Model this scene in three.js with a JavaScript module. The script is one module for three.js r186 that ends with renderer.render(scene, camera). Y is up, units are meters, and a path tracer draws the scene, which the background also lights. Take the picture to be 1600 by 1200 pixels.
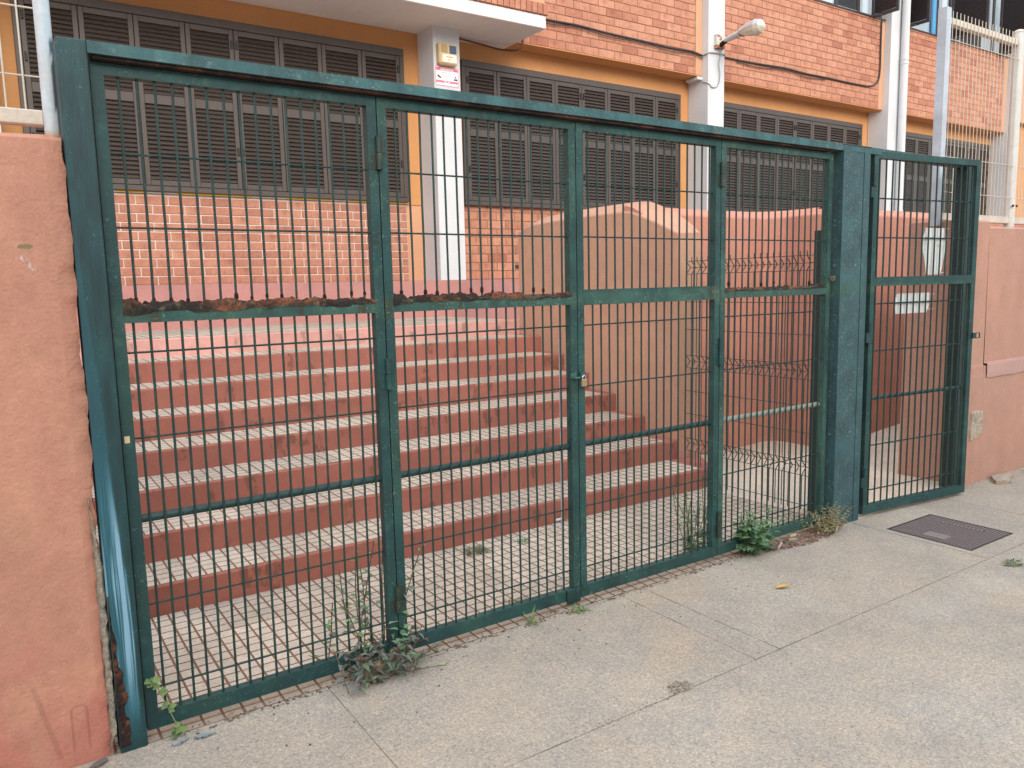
import * as THREE from 'three';
import { mergeGeometries } from 'three/addons/utils/BufferGeometryUtils.js';

// ------------------------------------------------------------------ camera, sky, sun, exposure
const scene = new THREE.Scene();
const camera = new THREE.PerspectiveCamera(52.78, 4 / 3, 0.05, 400);
{
  const R = Math.PI / 180, yaw = 33.671 * R, pitch = -7.2825 * R, roll = -1.3175 * R;
  const f = new THREE.Vector3(Math.sin(yaw) * Math.cos(pitch), Math.sin(pitch), -Math.cos(yaw) * Math.cos(pitch));
  const r0 = new THREE.Vector3(Math.cos(yaw), 0, Math.sin(yaw)), u0 = new THREE.Vector3().crossVectors(r0, f);
  const r = r0.clone().multiplyScalar(Math.cos(roll)).addScaledVector(u0, Math.sin(roll));
  const u = u0.clone().multiplyScalar(Math.cos(roll)).addScaledVector(r0, -Math.sin(roll));
  camera.quaternion.setFromRotationMatrix(new THREE.Matrix4().makeBasis(r, u, f.clone().negate()));
  camera.position.set(0, 1.5, 0);
}
{ // overcast sky: a little brighter towards the zenith, faintly blue
  const W = 64, H = 32, d = new Float32Array(W * H * 4);
  for (let j = 0; j < H; j++) for (let i = 0; i < W; i++) {
    const el = ((j + 0.5) / H - 0.5) * Math.PI, s = Math.max(0, Math.sin(el)), L = el < 0 ? 0.5 : 0.95 + 0.12 * s, k = (j * W + i) * 4;
    d[k] = L * 0.95; d[k + 1] = L; d[k + 2] = L * 1.09; d[k + 3] = 1;
  }
  const t = new THREE.DataTexture(d, W, H, THREE.RGBAFormat, THREE.FloatType);
  t.mapping = THREE.EquirectangularReflectionMapping; t.magFilter = THREE.LinearFilter; t.minFilter = THREE.LinearFilter; t.needsUpdate = true;
  scene.background = t; scene.environment = t;
}
const sun = new THREE.DirectionalLight(0xfff3e2, 1.45);
sun.position.set(0, 6.5, 9); sun.target.position.set(3, 0, -4);
sun.castShadow = true; sun.shadow.radius = 60; sun.shadow.mapSize.set(2048, 2048);
Object.assign(sun.shadow.camera, { left: -12, right: 12, top: 12, bottom: -12, near: 1, far: 40 });
scene.add(sun, sun.target);
const renderer = new THREE.WebGLRenderer({ antialias: true });
renderer.toneMapping = THREE.LinearToneMapping; renderer.toneMappingExposure = 1.85;
renderer.shadowMap.enabled = true;

// ------------------------------------------------------------------ helpers
function RNG(a) { return () => { a |= 0; a = (a + 0x6d2b79f5) | 0; let t = Math.imul(a ^ (a >>> 15), 1 | a); t = (t + Math.imul(t ^ (t >>> 7), 61 | t)) ^ t; return ((t ^ (t >>> 14)) >>> 0) / 4294967296; }; }
const V = (x, y, z) => new THREE.Vector3(x, y, z);
const clamp = (x, a = 0, b = 1) => Math.min(b, Math.max(a, x)), lerp = (a, b, t) => a + (b - a) * t;
const sm = (a, b, x) => { const t = clamp((x - a) / (b - a)); return t * t * (3 - 2 * t); };
function hash(i, j, s) { let h = Math.imul(i, 374761393) ^ Math.imul(j, 668265263) ^ Math.imul(s, 1274126177); h = Math.imul(h ^ (h >>> 13), 1274126177); return ((h ^ (h >>> 16)) >>> 0) / 4294967296; }
function vn(x, y, s = 1, px = 0, py = px) { // value noise, periodic when px > 0
  let i = Math.floor(x), j = Math.floor(y); const fx = x - i, fy = y - j, u = fx * fx * (3 - 2 * fx), v = fy * fy * (3 - 2 * fy);
  let i1 = i + 1, j1 = j + 1;
  if (px) { i = ((i % px) + px) % px; i1 = ((i1 % px) + px) % px; j = ((j % py) + py) % py; j1 = ((j1 % py) + py) % py; }
  return lerp(lerp(hash(i, j, s), hash(i1, j, s), u), lerp(hash(i, j1, s), hash(i1, j1, s), u), v);
}
function fbm(x, y, s, oct, p = 0, py = p) { let a = 0.5, t = 0, n = 0; for (let o = 0; o < oct; o++) { t += a * vn(x, y, s + o * 17, p, py); n += a; a *= 0.5; x *= 2; y *= 2; p *= 2; py *= 2; } return t / n; }
function tex(w, h, fn, { srgb = true, repeat = null } = {}) { // fn(u, v) -> [r, g, b] in 0..1, v up
  const d = new Uint8Array(w * h * 4);
  for (let j = 0; j < h; j++) for (let i = 0; i < w; i++) { const c = fn((i + 0.5) / w, (j + 0.5) / h), k = (j * w + i) * 4; for (let q = 0; q < 3; q++) d[k + q] = clamp(c[q]) * 255; d[k + 3] = 255; }
  const t = new THREE.DataTexture(d, w, h, THREE.RGBAFormat); t.colorSpace = srgb ? THREE.SRGBColorSpace : THREE.NoColorSpace;
  t.wrapS = t.wrapT = THREE.RepeatWrapping; t.magFilter = THREE.LinearFilter; t.minFilter = THREE.LinearMipmapLinearFilter; t.generateMipmaps = true; t.flipY = false;
  if (repeat) t.repeat.set(repeat[0], repeat[1]); t.needsUpdate = true; return t;
}
const g3 = (v) => [v, v, v];
const std = (o) => new THREE.MeshStandardMaterial(o);
function uvBox(g, off = 0) { // uv in metres, by the main direction of each triangle
  if (g.index) g = g.toNonIndexed();
  const p = g.attributes.position, uv = new Float32Array(p.count * 2), a = V(), b = V(), c = V(), n = V();
  for (let i = 0; i < p.count; i += 3) {
    a.fromBufferAttribute(p, i); b.fromBufferAttribute(p, i + 1); c.fromBufferAttribute(p, i + 2);
    n.subVectors(b, a).cross(V().subVectors(c, a)); const ax = Math.abs(n.x), ay = Math.abs(n.y), az = Math.abs(n.z);
    [a, b, c].forEach((q, k) => { const u = ax > ay && ax > az ? [q.z, q.y] : ay > az ? [q.x, q.z] : [q.x, q.y]; uv[(i + k) * 2] = u[0] + off; uv[(i + k) * 2 + 1] = u[1] + off * 0.7; });
  }
  g.setAttribute('uv', new THREE.BufferAttribute(uv, 2)); return g;
}
function fromTris(T, smooth = false) { // T: flat list of vectors
  const a = new Float32Array(T.length * 3); T.forEach((v, i) => { a[i * 3] = v.x; a[i * 3 + 1] = v.y; a[i * 3 + 2] = v.z; });
  const g = new THREE.BufferGeometry(); g.setAttribute('position', new THREE.BufferAttribute(a, 3)); g.computeVertexNormals(); return g;
}
const boxCache = new Map();
function cbox(w, h, d, c = 0.002) { // box with chamfered edges, centred
  const key = [w, h, d, c].map((x) => x.toFixed(5)).join(); if (boxCache.has(key)) return boxCache.get(key);
  const H = [w / 2, h / 2, d / 2], T = []; c = Math.min(c, H[0] * 0.8, H[1] * 0.8, H[2] * 0.8);
  const P = (ax, s) => V(...[0, 1, 2].map((q) => s[q] * (q === ax ? H[q] : H[q] - c)));
  const tri = (a, b, e) => { const n = V().subVectors(b, a).cross(V().subVectors(e, a)); if (n.dot(V().add(a).add(b).add(e)) < 0) T.push(a, e, b); else T.push(a, b, e); };
  for (let i = 0; i < 3; i++) { const j = (i + 1) % 3, k = (i + 2) % 3; for (const si of [-1, 1]) {
    const q = [[-1, -1], [1, -1], [1, 1], [-1, 1]].map(([a, b]) => { const s = [0, 0, 0]; s[i] = si; s[j] = a; s[k] = b; return P(i, s); }); tri(q[0], q[1], q[2]); tri(q[0], q[2], q[3]);
    for (const sj of [-1, 1]) { const s = [0, 0, 0]; s[i] = si; s[j] = sj; const m = [...s], M = [...s]; m[k] = -1; M[k] = 1; tri(P(i, m), P(j, m), P(j, M)); tri(P(i, m), P(j, M), P(i, M)); }
  } }
  for (const x of [-1, 1]) for (const y of [-1, 1]) for (const z of [-1, 1]) tri(P(0, [x, y, z]), P(1, [x, y, z]), P(2, [x, y, z]));
  const g = uvBox(fromTris(T)); boxCache.set(key, g); return g;
}
const bx = (x0, x1, y0, y1, z0, z1, c = 0.002) => uvBox(cbox(Math.abs(x1 - x0), Math.abs(y1 - y0), Math.abs(z1 - z0), c).clone().translate((x0 + x1) / 2, (y0 + y1) / 2, (z0 + z1) / 2));
function cyl(p0, p1, r0, r1 = r0, seg = 10) {
  const d = V().subVectors(p1, p0), g = new THREE.CylinderGeometry(r1, r0, d.length(), seg, 1);
  g.applyQuaternion(new THREE.Quaternion().setFromUnitVectors(V(0, 1, 0), d.clone().normalize())); g.translate((p0.x + p1.x) / 2, (p0.y + p1.y) / 2, (p0.z + p1.z) / 2); return g;
}
const tube = (pts, r, n = 40, seg = 7) => new THREE.TubeGeometry(new THREE.CatmullRomCurve3(pts), n, r, seg, false);
function merge(list) { return mergeGeometries(list.map((g) => { const q = g.index ? g.toNonIndexed() : g; for (const k of Object.keys(q.attributes)) if (!['position', 'normal', 'uv', 'color'].includes(k)) q.deleteAttribute(k); return q; })); }
function paint(g, fn) { // vertex colours, linear rgb
  const p = g.attributes.position, a = new Float32Array(p.count * 3); for (let i = 0; i < p.count; i++) { const c = fn(p.getX(i), p.getY(i), p.getZ(i), i); a[i * 3] = c[0]; a[i * 3 + 1] = c[1]; a[i * 3 + 2] = c[2]; }
  g.setAttribute('color', new THREE.BufferAttribute(a, 3)); return g;
}
const used = {};
function numbered(n) { used[n] = (used[n] ?? -1) + 1; return used[n] ? n + '_' + String(used[n]).padStart(3, '0') : n; }
function mesh(name, g, m, parent) { const o = new THREE.Mesh(g, m); o.name = name; o.castShadow = o.receiveShadow = true; if (parent) parent.add(o); return o; }
function tag(o, label, category, group) { o.userData.label = label; o.userData.category = category; if (group) o.userData.group = group; return o; }
function thing(name, label, category, pos = [0, 0, 0], turn = 0, group) { const o = new THREE.Group(); o.name = numbered(name); o.position.set(...pos); o.rotation.y = turn; scene.add(o); return tag(o, label, category, group); }
function single(name, g, m, label, category, group) { const o = mesh(numbered(name), g, m); scene.add(o); return tag(o, label, category, group); }
function struct(name, g, m) { const o = g ? mesh(numbered(name), g, m) : new THREE.Group(); if (!g) o.name = numbered(name); o.userData.kind = 'structure'; scene.add(o); return o; }
const C = (h) => { const c = new THREE.Color(h); return [c.r, c.g, c.b]; };
const mix3 = (a, b, t) => [lerp(a[0], b[0], t), lerp(a[1], b[1], t), lerp(a[2], b[2], t)];

// ------------------------------------------------------------------ textures and materials
// rendered wall paint: trowel lumps and patches (2 m square)
const lump = (x, y, s, P) => { const a = fbm(x * 5, y * 7, s, 4, 5 * P, 7 * P), m = sm(0.45, 0.7, fbm(x * 2.0, y * 2.0, s + 5, 3, 2 * P)); return a * 0.5 + m * 0.5 * fbm(x * 26, y * 34, s + 9, 3, 26 * P, 34 * P); };
const stuccoBump = tex(1024, 1024, (u, v) => g3(0.25 + 0.55 * lump(u * 2, v * 2, 11, 2) + 0.12 * vn(u * 260, v * 260, 3, 260)), { srgb: false, repeat: [0.5, 0.5] });
const stuccoMap = tex(1024, 1024, (u, v) => {
  const a = fbm(u * 4, v * 4, 21, 5, 4), b = fbm(u * 22, v * 22, 31, 3, 22), st = fbm(u * 30, v * 4, 41, 3, 30, 4), f = vn(u * 300, v * 300, 7, 300);
  const k = 0.9 + 0.1 * (a - 0.5) + 0.06 * (b - 0.5) + 0.03 * (st - 0.5) + 0.06 * (f - 0.5), w = 0.04 * (fbm(u * 6, v * 6, 51, 4, 6) - 0.5);
  return [k + w * 0.4, k - w * 0.5, k - w];
}, { repeat: [0.5, 0.5] });
const wallM = std({ color: new THREE.Color().setRGB(0.58, 0.325, 0.24), map: stuccoMap, bumpMap: stuccoBump, bumpScale: 0.006, roughness: 0.93 });
const innerWallM = std({ color: new THREE.Color().setRGB(0.65, 0.37, 0.25), map: stuccoMap, bumpMap: stuccoBump, bumpScale: 0.0015, roughness: 0.93 });
const rampWallM = std({ color: new THREE.Color().setRGB(0.67, 0.31, 0.225), map: stuccoMap, bumpMap: stuccoBump, bumpScale: 0.0015, roughness: 0.93 });
// street wall at the left: same paint with its own marks, mapped 0..0.6 m x 0..2 m
const leftWallMap = tex(512, 1700, (u, v) => {
  const x = u * 0.6 - 0.38, y = v * 2; // world x from -0.38 to 0.22
  let c = [0.745, 0.54, 0.455];
  const a = fbm(x * 5 + 9, y * 4, 61, 5), b = fbm(x * 40, y * 30, 63, 3), f = vn(x * 420, y * 420, 5);
  let k = 0.93 + 0.12 * (a - 0.5) + 0.08 * (b - 0.5) + 0.07 * (f - 0.5);
  const red = sm(0.42, 0.72, fbm(x * 9 + 3, y * 2.2, 71, 4) * 0.7 + 0.3 * sm(0.9, 0.1, y)); // redder second coat rolled on low down, with a ragged edge
  c = mix3(c, [0.74, 0.455, 0.4], red * 0.65);
  const ye = sm(0.55, 0.75, fbm(x * 6 + 31, y * 3.5, 81, 4)); c = mix3(c, [0.8, 0.61, 0.49], ye * 0.35);
  // inverted U drip, diagonal run, scrape and chip seen on the wall
  const U = Math.abs(Math.hypot(x - 0.118, Math.max(0, (y - 0.185)) * 1.5) - 0.022); if (y > 0.02 && y < 0.23) k -= 0.11 * sm(0.006, 0.001, U) * sm(0.02, 0.08, y);
  k -= 0.08 * sm(0.012, 0.003, Math.abs(x - 0.0 - (0.3 - y) * 0.22)) * sm(0.02, 0.06, y) * sm(0.34, 0.28, y);
  const sc = sm(0.011, 0.006, Math.abs((x - 0.1) + (y - 1.605) * 0.6 + 0.004)) * sm(0.03, 0.018, Math.abs(y - 1.6)); c = mix3(c, [0.78, 0.73, 0.73], sc * sm(0.35, 0.6, vn(x * 260, y * 90, 8)) * 0.9);
  const ch = sm(1, 0.75, Math.hypot((x - 0.1) / 0.023, (y - 1.645) / 0.008) + 0.3 * (vn(x * 150, y * 150, 4) - 0.5)); c = mix3(c, [0.52, 0.48, 0.36], ch);
  return c.map((q) => q * k);
});
const leftWallM = std({ map: leftWallMap, bumpMap: stuccoBump, bumpScale: 0.009, roughness: 0.92 });
// stair riser paint: darker terracotta with grimy spots
const riserMap = tex(1024, 256, (u, v) => {
  const x = u * 4, y = v, a = fbm(x * 3, y * 3, 91, 4, 12, 3), f = vn(x * 120, y * 120, 2, 480, 120), b = fbm(x * 16, y * 16, 93, 3, 64, 16);
  let k = 0.93 + 0.16 * (a - 0.5) + 0.08 * (b - 0.5) + 0.05 * (f - 0.5), c = [k, k * 0.985, k * 0.97];
  const cell = sm(0.66, 0.84, vn(x * 13, y * 8, 97, 52, 8)) * sm(0.36, 0.62, fbm(x * 48, y * 28, 99, 3, 192, 28)); c = mix3(c, [0.5, 0.56, 0.5], cell * 0.42);
  return c;
}, { repeat: [0.25, 1] });
const riserM = std({ color: new THREE.Color().setRGB(0.39, 0.146, 0.11), map: riserMap, bumpMap: stuccoBump, bumpScale: 0.003, roughness: 0.88 }), topRiserM = std({ color: new THREE.Color().setRGB(0.66, 0.36, 0.32), map: riserMap, bumpMap: stuccoBump, bumpScale: 0.003, roughness: 0.9 });
// cement floor tile
const tileMap = tex(512, 512, (u, v) => { const a = fbm(u * 8, v * 8, 101, 4, 8), f = vn(u * 200, v * 200, 5, 200), d = vn(u * 90, v * 90, 6, 90); const k = 0.86 + 0.14 * (a - 0.5) + 0.12 * (f - 0.5) + (d > 0.93 ? -0.12 : 0); return [k, k * 0.985, k * 0.96]; }, { repeat: [1, 1] });
const tileMs = [[0.69, 0.625, 0.545], [0.64, 0.575, 0.505], [0.72, 0.655, 0.575], [0.6, 0.545, 0.48]].map((c) => std({ color: new THREE.Color().setRGB(...c), map: tileMap, vertexColors: true, roughness: 0.9 }));
// exposed-aggregate pavement concrete (2.4 m square)
const concMap = tex(2048, 2048, (u, v) => {
  const a = vn(u * 560, v * 560, 1, 560), b = vn(u * 330, v * 330, 2, 330), c = fbm(u * 14, v * 14, 3, 4, 14), d = vn(u * 900, v * 900, 4, 900);
  let k = 0.765 + 0.07 * (c - 0.5) + 0.13 * (a - 0.5) + 0.08 * (b - 0.5) + 0.1 * (d - 0.5); if (a > 0.9) k += 0.06; if (a < 0.1) k -= 0.09;
  const w = (b - 0.5) * 0.05 + (c - 0.5) * 0.04; return [k * (1.0 + w), k * 0.965, k * (0.915 - w)];
}, { repeat: [1 / 2.4, 1 / 2.4] });
const concBump = tex(1024, 1024, (u, v) => g3(0.5 * vn(u * 330, v * 330, 2, 330) + 0.3 * vn(u * 560, v * 560, 1, 560) + 0.2 * fbm(u * 14, v * 14, 3, 3, 14)), { srgb: false, repeat: [1 / 2.4, 1 / 2.4] });
const concM = std({ map: concMap, bumpMap: concBump, bumpScale: 0.003, vertexColors: true, roughness: 0.95 });
// old green gate paint: specks, chalking, scratches
const paintMap = tex(1024, 1024, (u, v) => {
  const a = fbm(u * 10, v * 10, 111, 4, 10), s = vn(u * 190, v * 190, 112, 190), s2 = vn(u * 420, v * 420, 115, 420), m = fbm(u * 5, v * 5, 117, 3, 5), run = fbm(u * 60, v * 6, 119, 3, 60, 6);
  let c = [0.12, 0.275, 0.275], k = 0.88 + 0.36 * (a - 0.5) + 0.14 * (run - 0.5); c = c.map((q) => q * k);
  c = mix3(c, [0.42, 0.56, 0.52], 0.55 * sm(0.8, 0.95, s) * sm(0.4, 0.6, m)); c = mix3(c, [0.5, 0.62, 0.58], 0.35 * sm(0.9, 0.98, s2));
  c = mix3(c, [0.33, 0.4, 0.34], 0.3 * sm(0.6, 0.85, fbm(u * 40, v * 40, 121, 4, 40, 40))); return c;
});
const paintBump = tex(512, 512, (u, v) => g3(fbm(u * 60, v * 60, 131, 3, 60)), { srgb: false });
const green = (t = [1, 1, 1], o = {}) => std({ color: new THREE.Color().setRGB(...t), map: paintMap, bumpMap: paintBump, bumpScale: 0.0012, roughness: 0.55, ...o });
const greenM = green([0.72, 0.92, 0.95]), greenDarkM = green([0.62, 0.74, 0.74]), greenVM = green([1, 1, 1], { vertexColors: true, roughness: 0.62 });
const barM = [[0.68, 0.66, 0.6], [0.62, 0.68, 0.66], [0.9, 0.8, 0.62], [1.4, 0.8, 0.52]].map((t) => green(t, { roughness: 0.6 }));
// rust
const rustMap = tex(512, 512, (u, v) => { const a = fbm(u * 14, v * 14, 141, 5, 14), b = fbm(u * 40, v * 40, 143, 3, 40), f = vn(u * 160, v * 160, 145, 160); let c = mix3([0.16, 0.11, 0.095], [0.34, 0.215, 0.15], sm(0.35, 0.68, a)); c = mix3(c, [0.46, 0.32, 0.2], 0.6 * sm(0.64, 0.8, b)); return c.map((q) => q * (0.75 + 0.5 * f)); });
const rustM = std({ map: rustMap, bumpMap: paintBump, bumpScale: 0.004, vertexColors: true, roughness: 0.97 });
// left gate post: green with a swipe of pale blue primer down one edge and a rust run
const postMap = tex(128, 2048, (u, v) => {
  const x = u, y = v * 2.26, a = fbm(x * 3, y * 9, 151, 4), s = vn(x * 18, y * 190, 153), st = fbm(x * 22, y * 5, 155, 3), sp = vn(x * 34, y * 400, 157);
  let c = [0.1, 0.265, 0.28].map((q) => q * (0.85 + 0.5 * (a - 0.5) + 0.1 * (st - 0.5))); c = mix3(c, [0.42, 0.55, 0.53], 0.5 * sm(0.86, 0.95, s) * sm(0.45, 0.6, a)); c = mix3(c, [0.5, 0.6, 0.6], 0.4 * sm(0.94, 0.99, sp));
  const edge = y < 0.98 ? lerp(0.5, 0.8, sm(1.0, 0.5, y)) : lerp(0.5, 0.12, sm(0.98, 1.75, y)), wig = 0.16 * (fbm(x * 2, y * 4, 159, 3) - 0.5);
  const inb = sm(edge + 0.06, edge - 0.05, x + wig) * sm(1.86, 1.5, y) * sm(0.02, 0.16, y);
  const br = fbm(x * 22 + 2.2 * fbm(x * 2, y * 3, 163, 2), y * 3.4, 161, 4); let b = mix3([0.13, 0.34, 0.39], [0.52, 0.67, 0.76], sm(0.5, 0.85, br + 0.35 * sm(0.45, 0.0, Math.abs(x - 0.62 + 0.25 * (y - 0.4)))) * sm(1.05, 0.7, y + 0.2 * (br - 0.5)) * sm(0.08, 0.35, y)); c = mix3(c, b, inb * lerp(0.95, 0.5, sm(0.8, 1.2, y)));
  return c;
});
const leftPostM = std({ map: postMap, bumpMap: paintBump, bumpScale: 0.001, roughness: 0.55 });
const grain = tex(256, 256, (u, v) => { const k = 0.92 + 0.1 * (fbm(u * 12, v * 12, 171, 4, 12) - 0.5) + 0.06 * (vn(u * 120, v * 120, 3, 120) - 0.5); return g3(k); });
const streaks = tex(512, 512, (u, v) => { const k = 0.93 + 0.08 * (fbm(u * 5, v * 5, 173, 5, 5) - 0.5) + 0.03 * (fbm(u * 24, v * 6, 175, 3, 24, 6) - 0.5) + 0.03 * (vn(u * 180, v * 180, 5, 180) - 0.5); return [k, k * 0.995, k * 0.985]; }, { repeat: [0.6, 0.6] });
const plain = (rgb, o = {}) => std({ color: new THREE.Color().setRGB(...rgb), map: grain, roughness: 0.85, ...o });
const whiteM = std({ color: new THREE.Color().setRGB(0.71, 0.735, 0.765), map: streaks, roughness: 0.8 });
const soffitM = std({ color: new THREE.Color().setRGB(0.88, 0.87, 0.86), map: streaks, roughness: 0.9 });
const orangeM = std({ color: new THREE.Color().setRGB(0.7, 0.345, 0.14), map: streaks, bumpMap: stuccoBump, bumpScale: 0.002, roughness: 0.92 });
const tanM = std({ color: new THREE.Color().setRGB(0.72, 0.4, 0.24), map: streaks, bumpMap: stuccoBump, bumpScale: 0.002, roughness: 0.92 });
const plinthM = std({ color: new THREE.Color().setRGB(0.57, 0.27, 0.24), map: stuccoMap, bumpMap: stuccoBump, bumpScale: 0.002, roughness: 0.92 });
const brickTex = tex(512, 512, (u, v) => { const a = fbm(u * 10, v * 10, 181, 4, 10), f = vn(u * 150, v * 150, 183, 150), s = fbm(u * 70, v * 9, 185, 2, 70, 9); const k = 0.88 + 0.2 * (a - 0.5) + 0.12 * (f - 0.5) + 0.08 * (s - 0.5); return [k, k * (0.98 + 0.04 * (a - 0.5)), k * 0.97]; });
const brickBump = tex(256, 256, (u, v) => g3(fbm(u * 50, v * 50, 187, 3, 50)), { srgb: false });
const brickMs = [[0.65, 0.31, 0.195], [0.61, 0.285, 0.18], [0.68, 0.34, 0.22], [0.57, 0.25, 0.16], [0.49, 0.2, 0.13]].map((c) => std({ color: new THREE.Color().setRGB(...c), map: brickTex, bumpMap: brickBump, bumpScale: 0.003, roughness: 0.92 }));
const paleBrickMs = [[0.57, 0.27, 0.18], [0.54, 0.25, 0.165], [0.6, 0.295, 0.2], [0.51, 0.235, 0.16]].map((c) => std({ color: new THREE.Color().setRGB(...c), map: brickTex, bumpMap: brickBump, bumpScale: 0.002, roughness: 0.9 }));
const mortarM = plain([0.33, 0.2, 0.135]), whiteMortarM = plain([0.78, 0.68, 0.6]);
const shutterM = std({ color: new THREE.Color().setRGB(0.086, 0.068, 0.058), map: grain, roughness: 0.55 });
const slatM = std({ color: new THREE.Color().setRGB(0.062, 0.048, 0.041), map: grain, roughness: 0.5 });
const blackM = plain([0.02, 0.02, 0.022], { roughness: 0.6 }), cableM = plain([0.045, 0.042, 0.045], { roughness: 0.7 });
const creamM = plain([0.68, 0.62, 0.52], { roughness: 0.6 }), galvM = plain([0.6, 0.64, 0.67], { roughness: 0.5 });

const glassM = new THREE.MeshPhysicalMaterial({ color: new THREE.Color().setRGB(0.42, 0.5, 0.55), roughness: 0.08, clearcoat: 1, clearcoatRoughness: 0.02 }), darkGlassM = new THREE.MeshPhysicalMaterial({ color: new THREE.Color().setRGB(0.05, 0.055, 0.06), roughness: 0.06, clearcoat: 1 });
// ------------------------------------------------------------------ ground
{
  const g = struct('ground', bx(-60, 90, -0.3, -0.03, -60, 60, 0.001), plain([0.32, 0.29, 0.25]));
  g.userData.label = 'earth and bedding below the concrete pavement';
}
const pavement = struct('pavement');
mesh('joint_filler', bx(-7, 22, -0.03, -0.0045, -2.71, 5, 0.001), plain([0.42, 0.39, 0.33]), pavement);
function slab(x0, x1, z0, z1, cell, hole) { // a cast concrete slab with slightly uneven top and worn edges
  const line = (a, b, extra) => { const n = Math.max(1, Math.round((b - a) / cell)), L = []; for (let i = 0; i <= n; i++) L.push(lerp(a, b, i / n)); for (const e of extra) if (e > a && e < b) { let k = 1; while (L[k] < e) k++; if (Math.abs(L[k] - e) < cell * 0.3 && k < n) L[k] = e; else L.splice(k, 0, e); } return L; };
  const X = line(x0, x1, hole ? [hole[0], hole[1]] : []), Z = line(z0, z1, hole ? [hole[2], hole[3]] : []), pos = [], idx = [], uv = [], col = [];
  const H = (x, z) => { const e = Math.min(x - x0, x1 - x, z - z0, z1 - z); return 0.006 * (fbm(x * 1.3, z * 1.3, 201, 4) - 0.5) + e * 0; };
  Z.forEach((z, j) => X.forEach((x, i) => {
    const je = (vn(x * 14, z * 14, 205) - 0.5) * 0.006, xx = i === 0 ? x + Math.abs(je) : i === X.length - 1 ? x - Math.abs(je) : x, zz = j === 0 ? z + Math.abs(je) : j === Z.length - 1 ? z - Math.abs(je) : z;
    pos.push(xx, H(x, z), zz); uv.push(x, z);
    const a = fbm(x * 1.1 + 5, z * 1.1, 207, 5), b = fbm(x * 5, z * 5, 209, 4), sand = sm(0.6, 0.74, fbm(x * 1.5 + 20, z * 1.5 + 3, 211, 4)), lime = sm(0.6, 0.75, fbm(x * 2.3 + 40, z * 2.3, 213, 4));
    let k = 0.615 + 0.15 * (a - 0.5) + 0.1 * (b - 0.5), c = [k * 1.03, k * 0.985, k * 0.915]; c = mix3(c, [0.7, 0.59, 0.46], sand * 0.35); c = mix3(c, [0.72, 0.72, 0.69], lime * 0.35); col.push(...c);
  }));
  const top = Z.length * X.length;
  for (let j = 0; j + 1 < Z.length; j++) for (let i = 0; i + 1 < X.length; i++) { const cx = (X[i] + X[i + 1]) / 2, cz = (Z[j] + Z[j + 1]) / 2; if (hole && cx > hole[0] && cx < hole[1] && cz > hole[2] && cz < hole[3]) continue; const a = j * X.length + i; idx.push(a, a + X.length, a + 1, a + 1, a + X.length, a + X.length + 1); }
  const skirt = (a, b) => { const n = pos.length / 3; for (const y of [0, -0.06]) for (const q of [a, b]) { pos.push(pos[q * 3], y || pos[q * 3 + 1], pos[q * 3 + 2]); uv.push(uv[q * 2], uv[q * 2 + 1] + y); col.push(0.5, 0.48, 0.45); } idx.push(n, n + 1, n + 2, n + 1, n + 3, n + 2); };
  const nx = X.length, nz = Z.length; for (let i = 0; i + 1 < nx; i++) { skirt(i, i + 1); skirt((nz - 1) * nx + i + 1, (nz - 1) * nx + i); } for (let j = 0; j + 1 < nz; j++) { skirt((j + 1) * nx, j * nx); skirt(j * nx + nx - 1, (j + 1) * nx + nx - 1); }
  const g = new THREE.BufferGeometry(); g.setAttribute('position', new THREE.Float32BufferAttribute(pos, 3)); g.setAttribute('uv', new THREE.Float32BufferAttribute(uv, 2)); g.setAttribute('color', new THREE.Float32BufferAttribute(col, 3)); g.setIndex(idx); g.computeVertexNormals();
  return mesh('slab', g, concM, pavement);
}
const ZF = -2.7155; // where the concrete meets the tiled threshold
slab(-7, 0.932, ZF, -1.901, 0.05); slab(0.934, 2.402, ZF, -1.901, 0.04); slab(2.404, 2.551, ZF, -1.901, 0.04); slab(2.553, 4.286, ZF, -1.901, 0.04);
slab(4.288, 5.247, ZF, -1.901, 0.04, [4.335, 4.825, -2.5, -2.01]); slab(5.249, 9, -2.72, -1.901, 0.05); slab(9.002, 22, -2.72, -1.901, 0.2);
slab(-7, 9, -1.899, 0.4, 0.05); slab(9.002, 22, -1.899, 0.4, 0.25); slab(-7, 22, 0.402, 5, 0.3);
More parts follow.
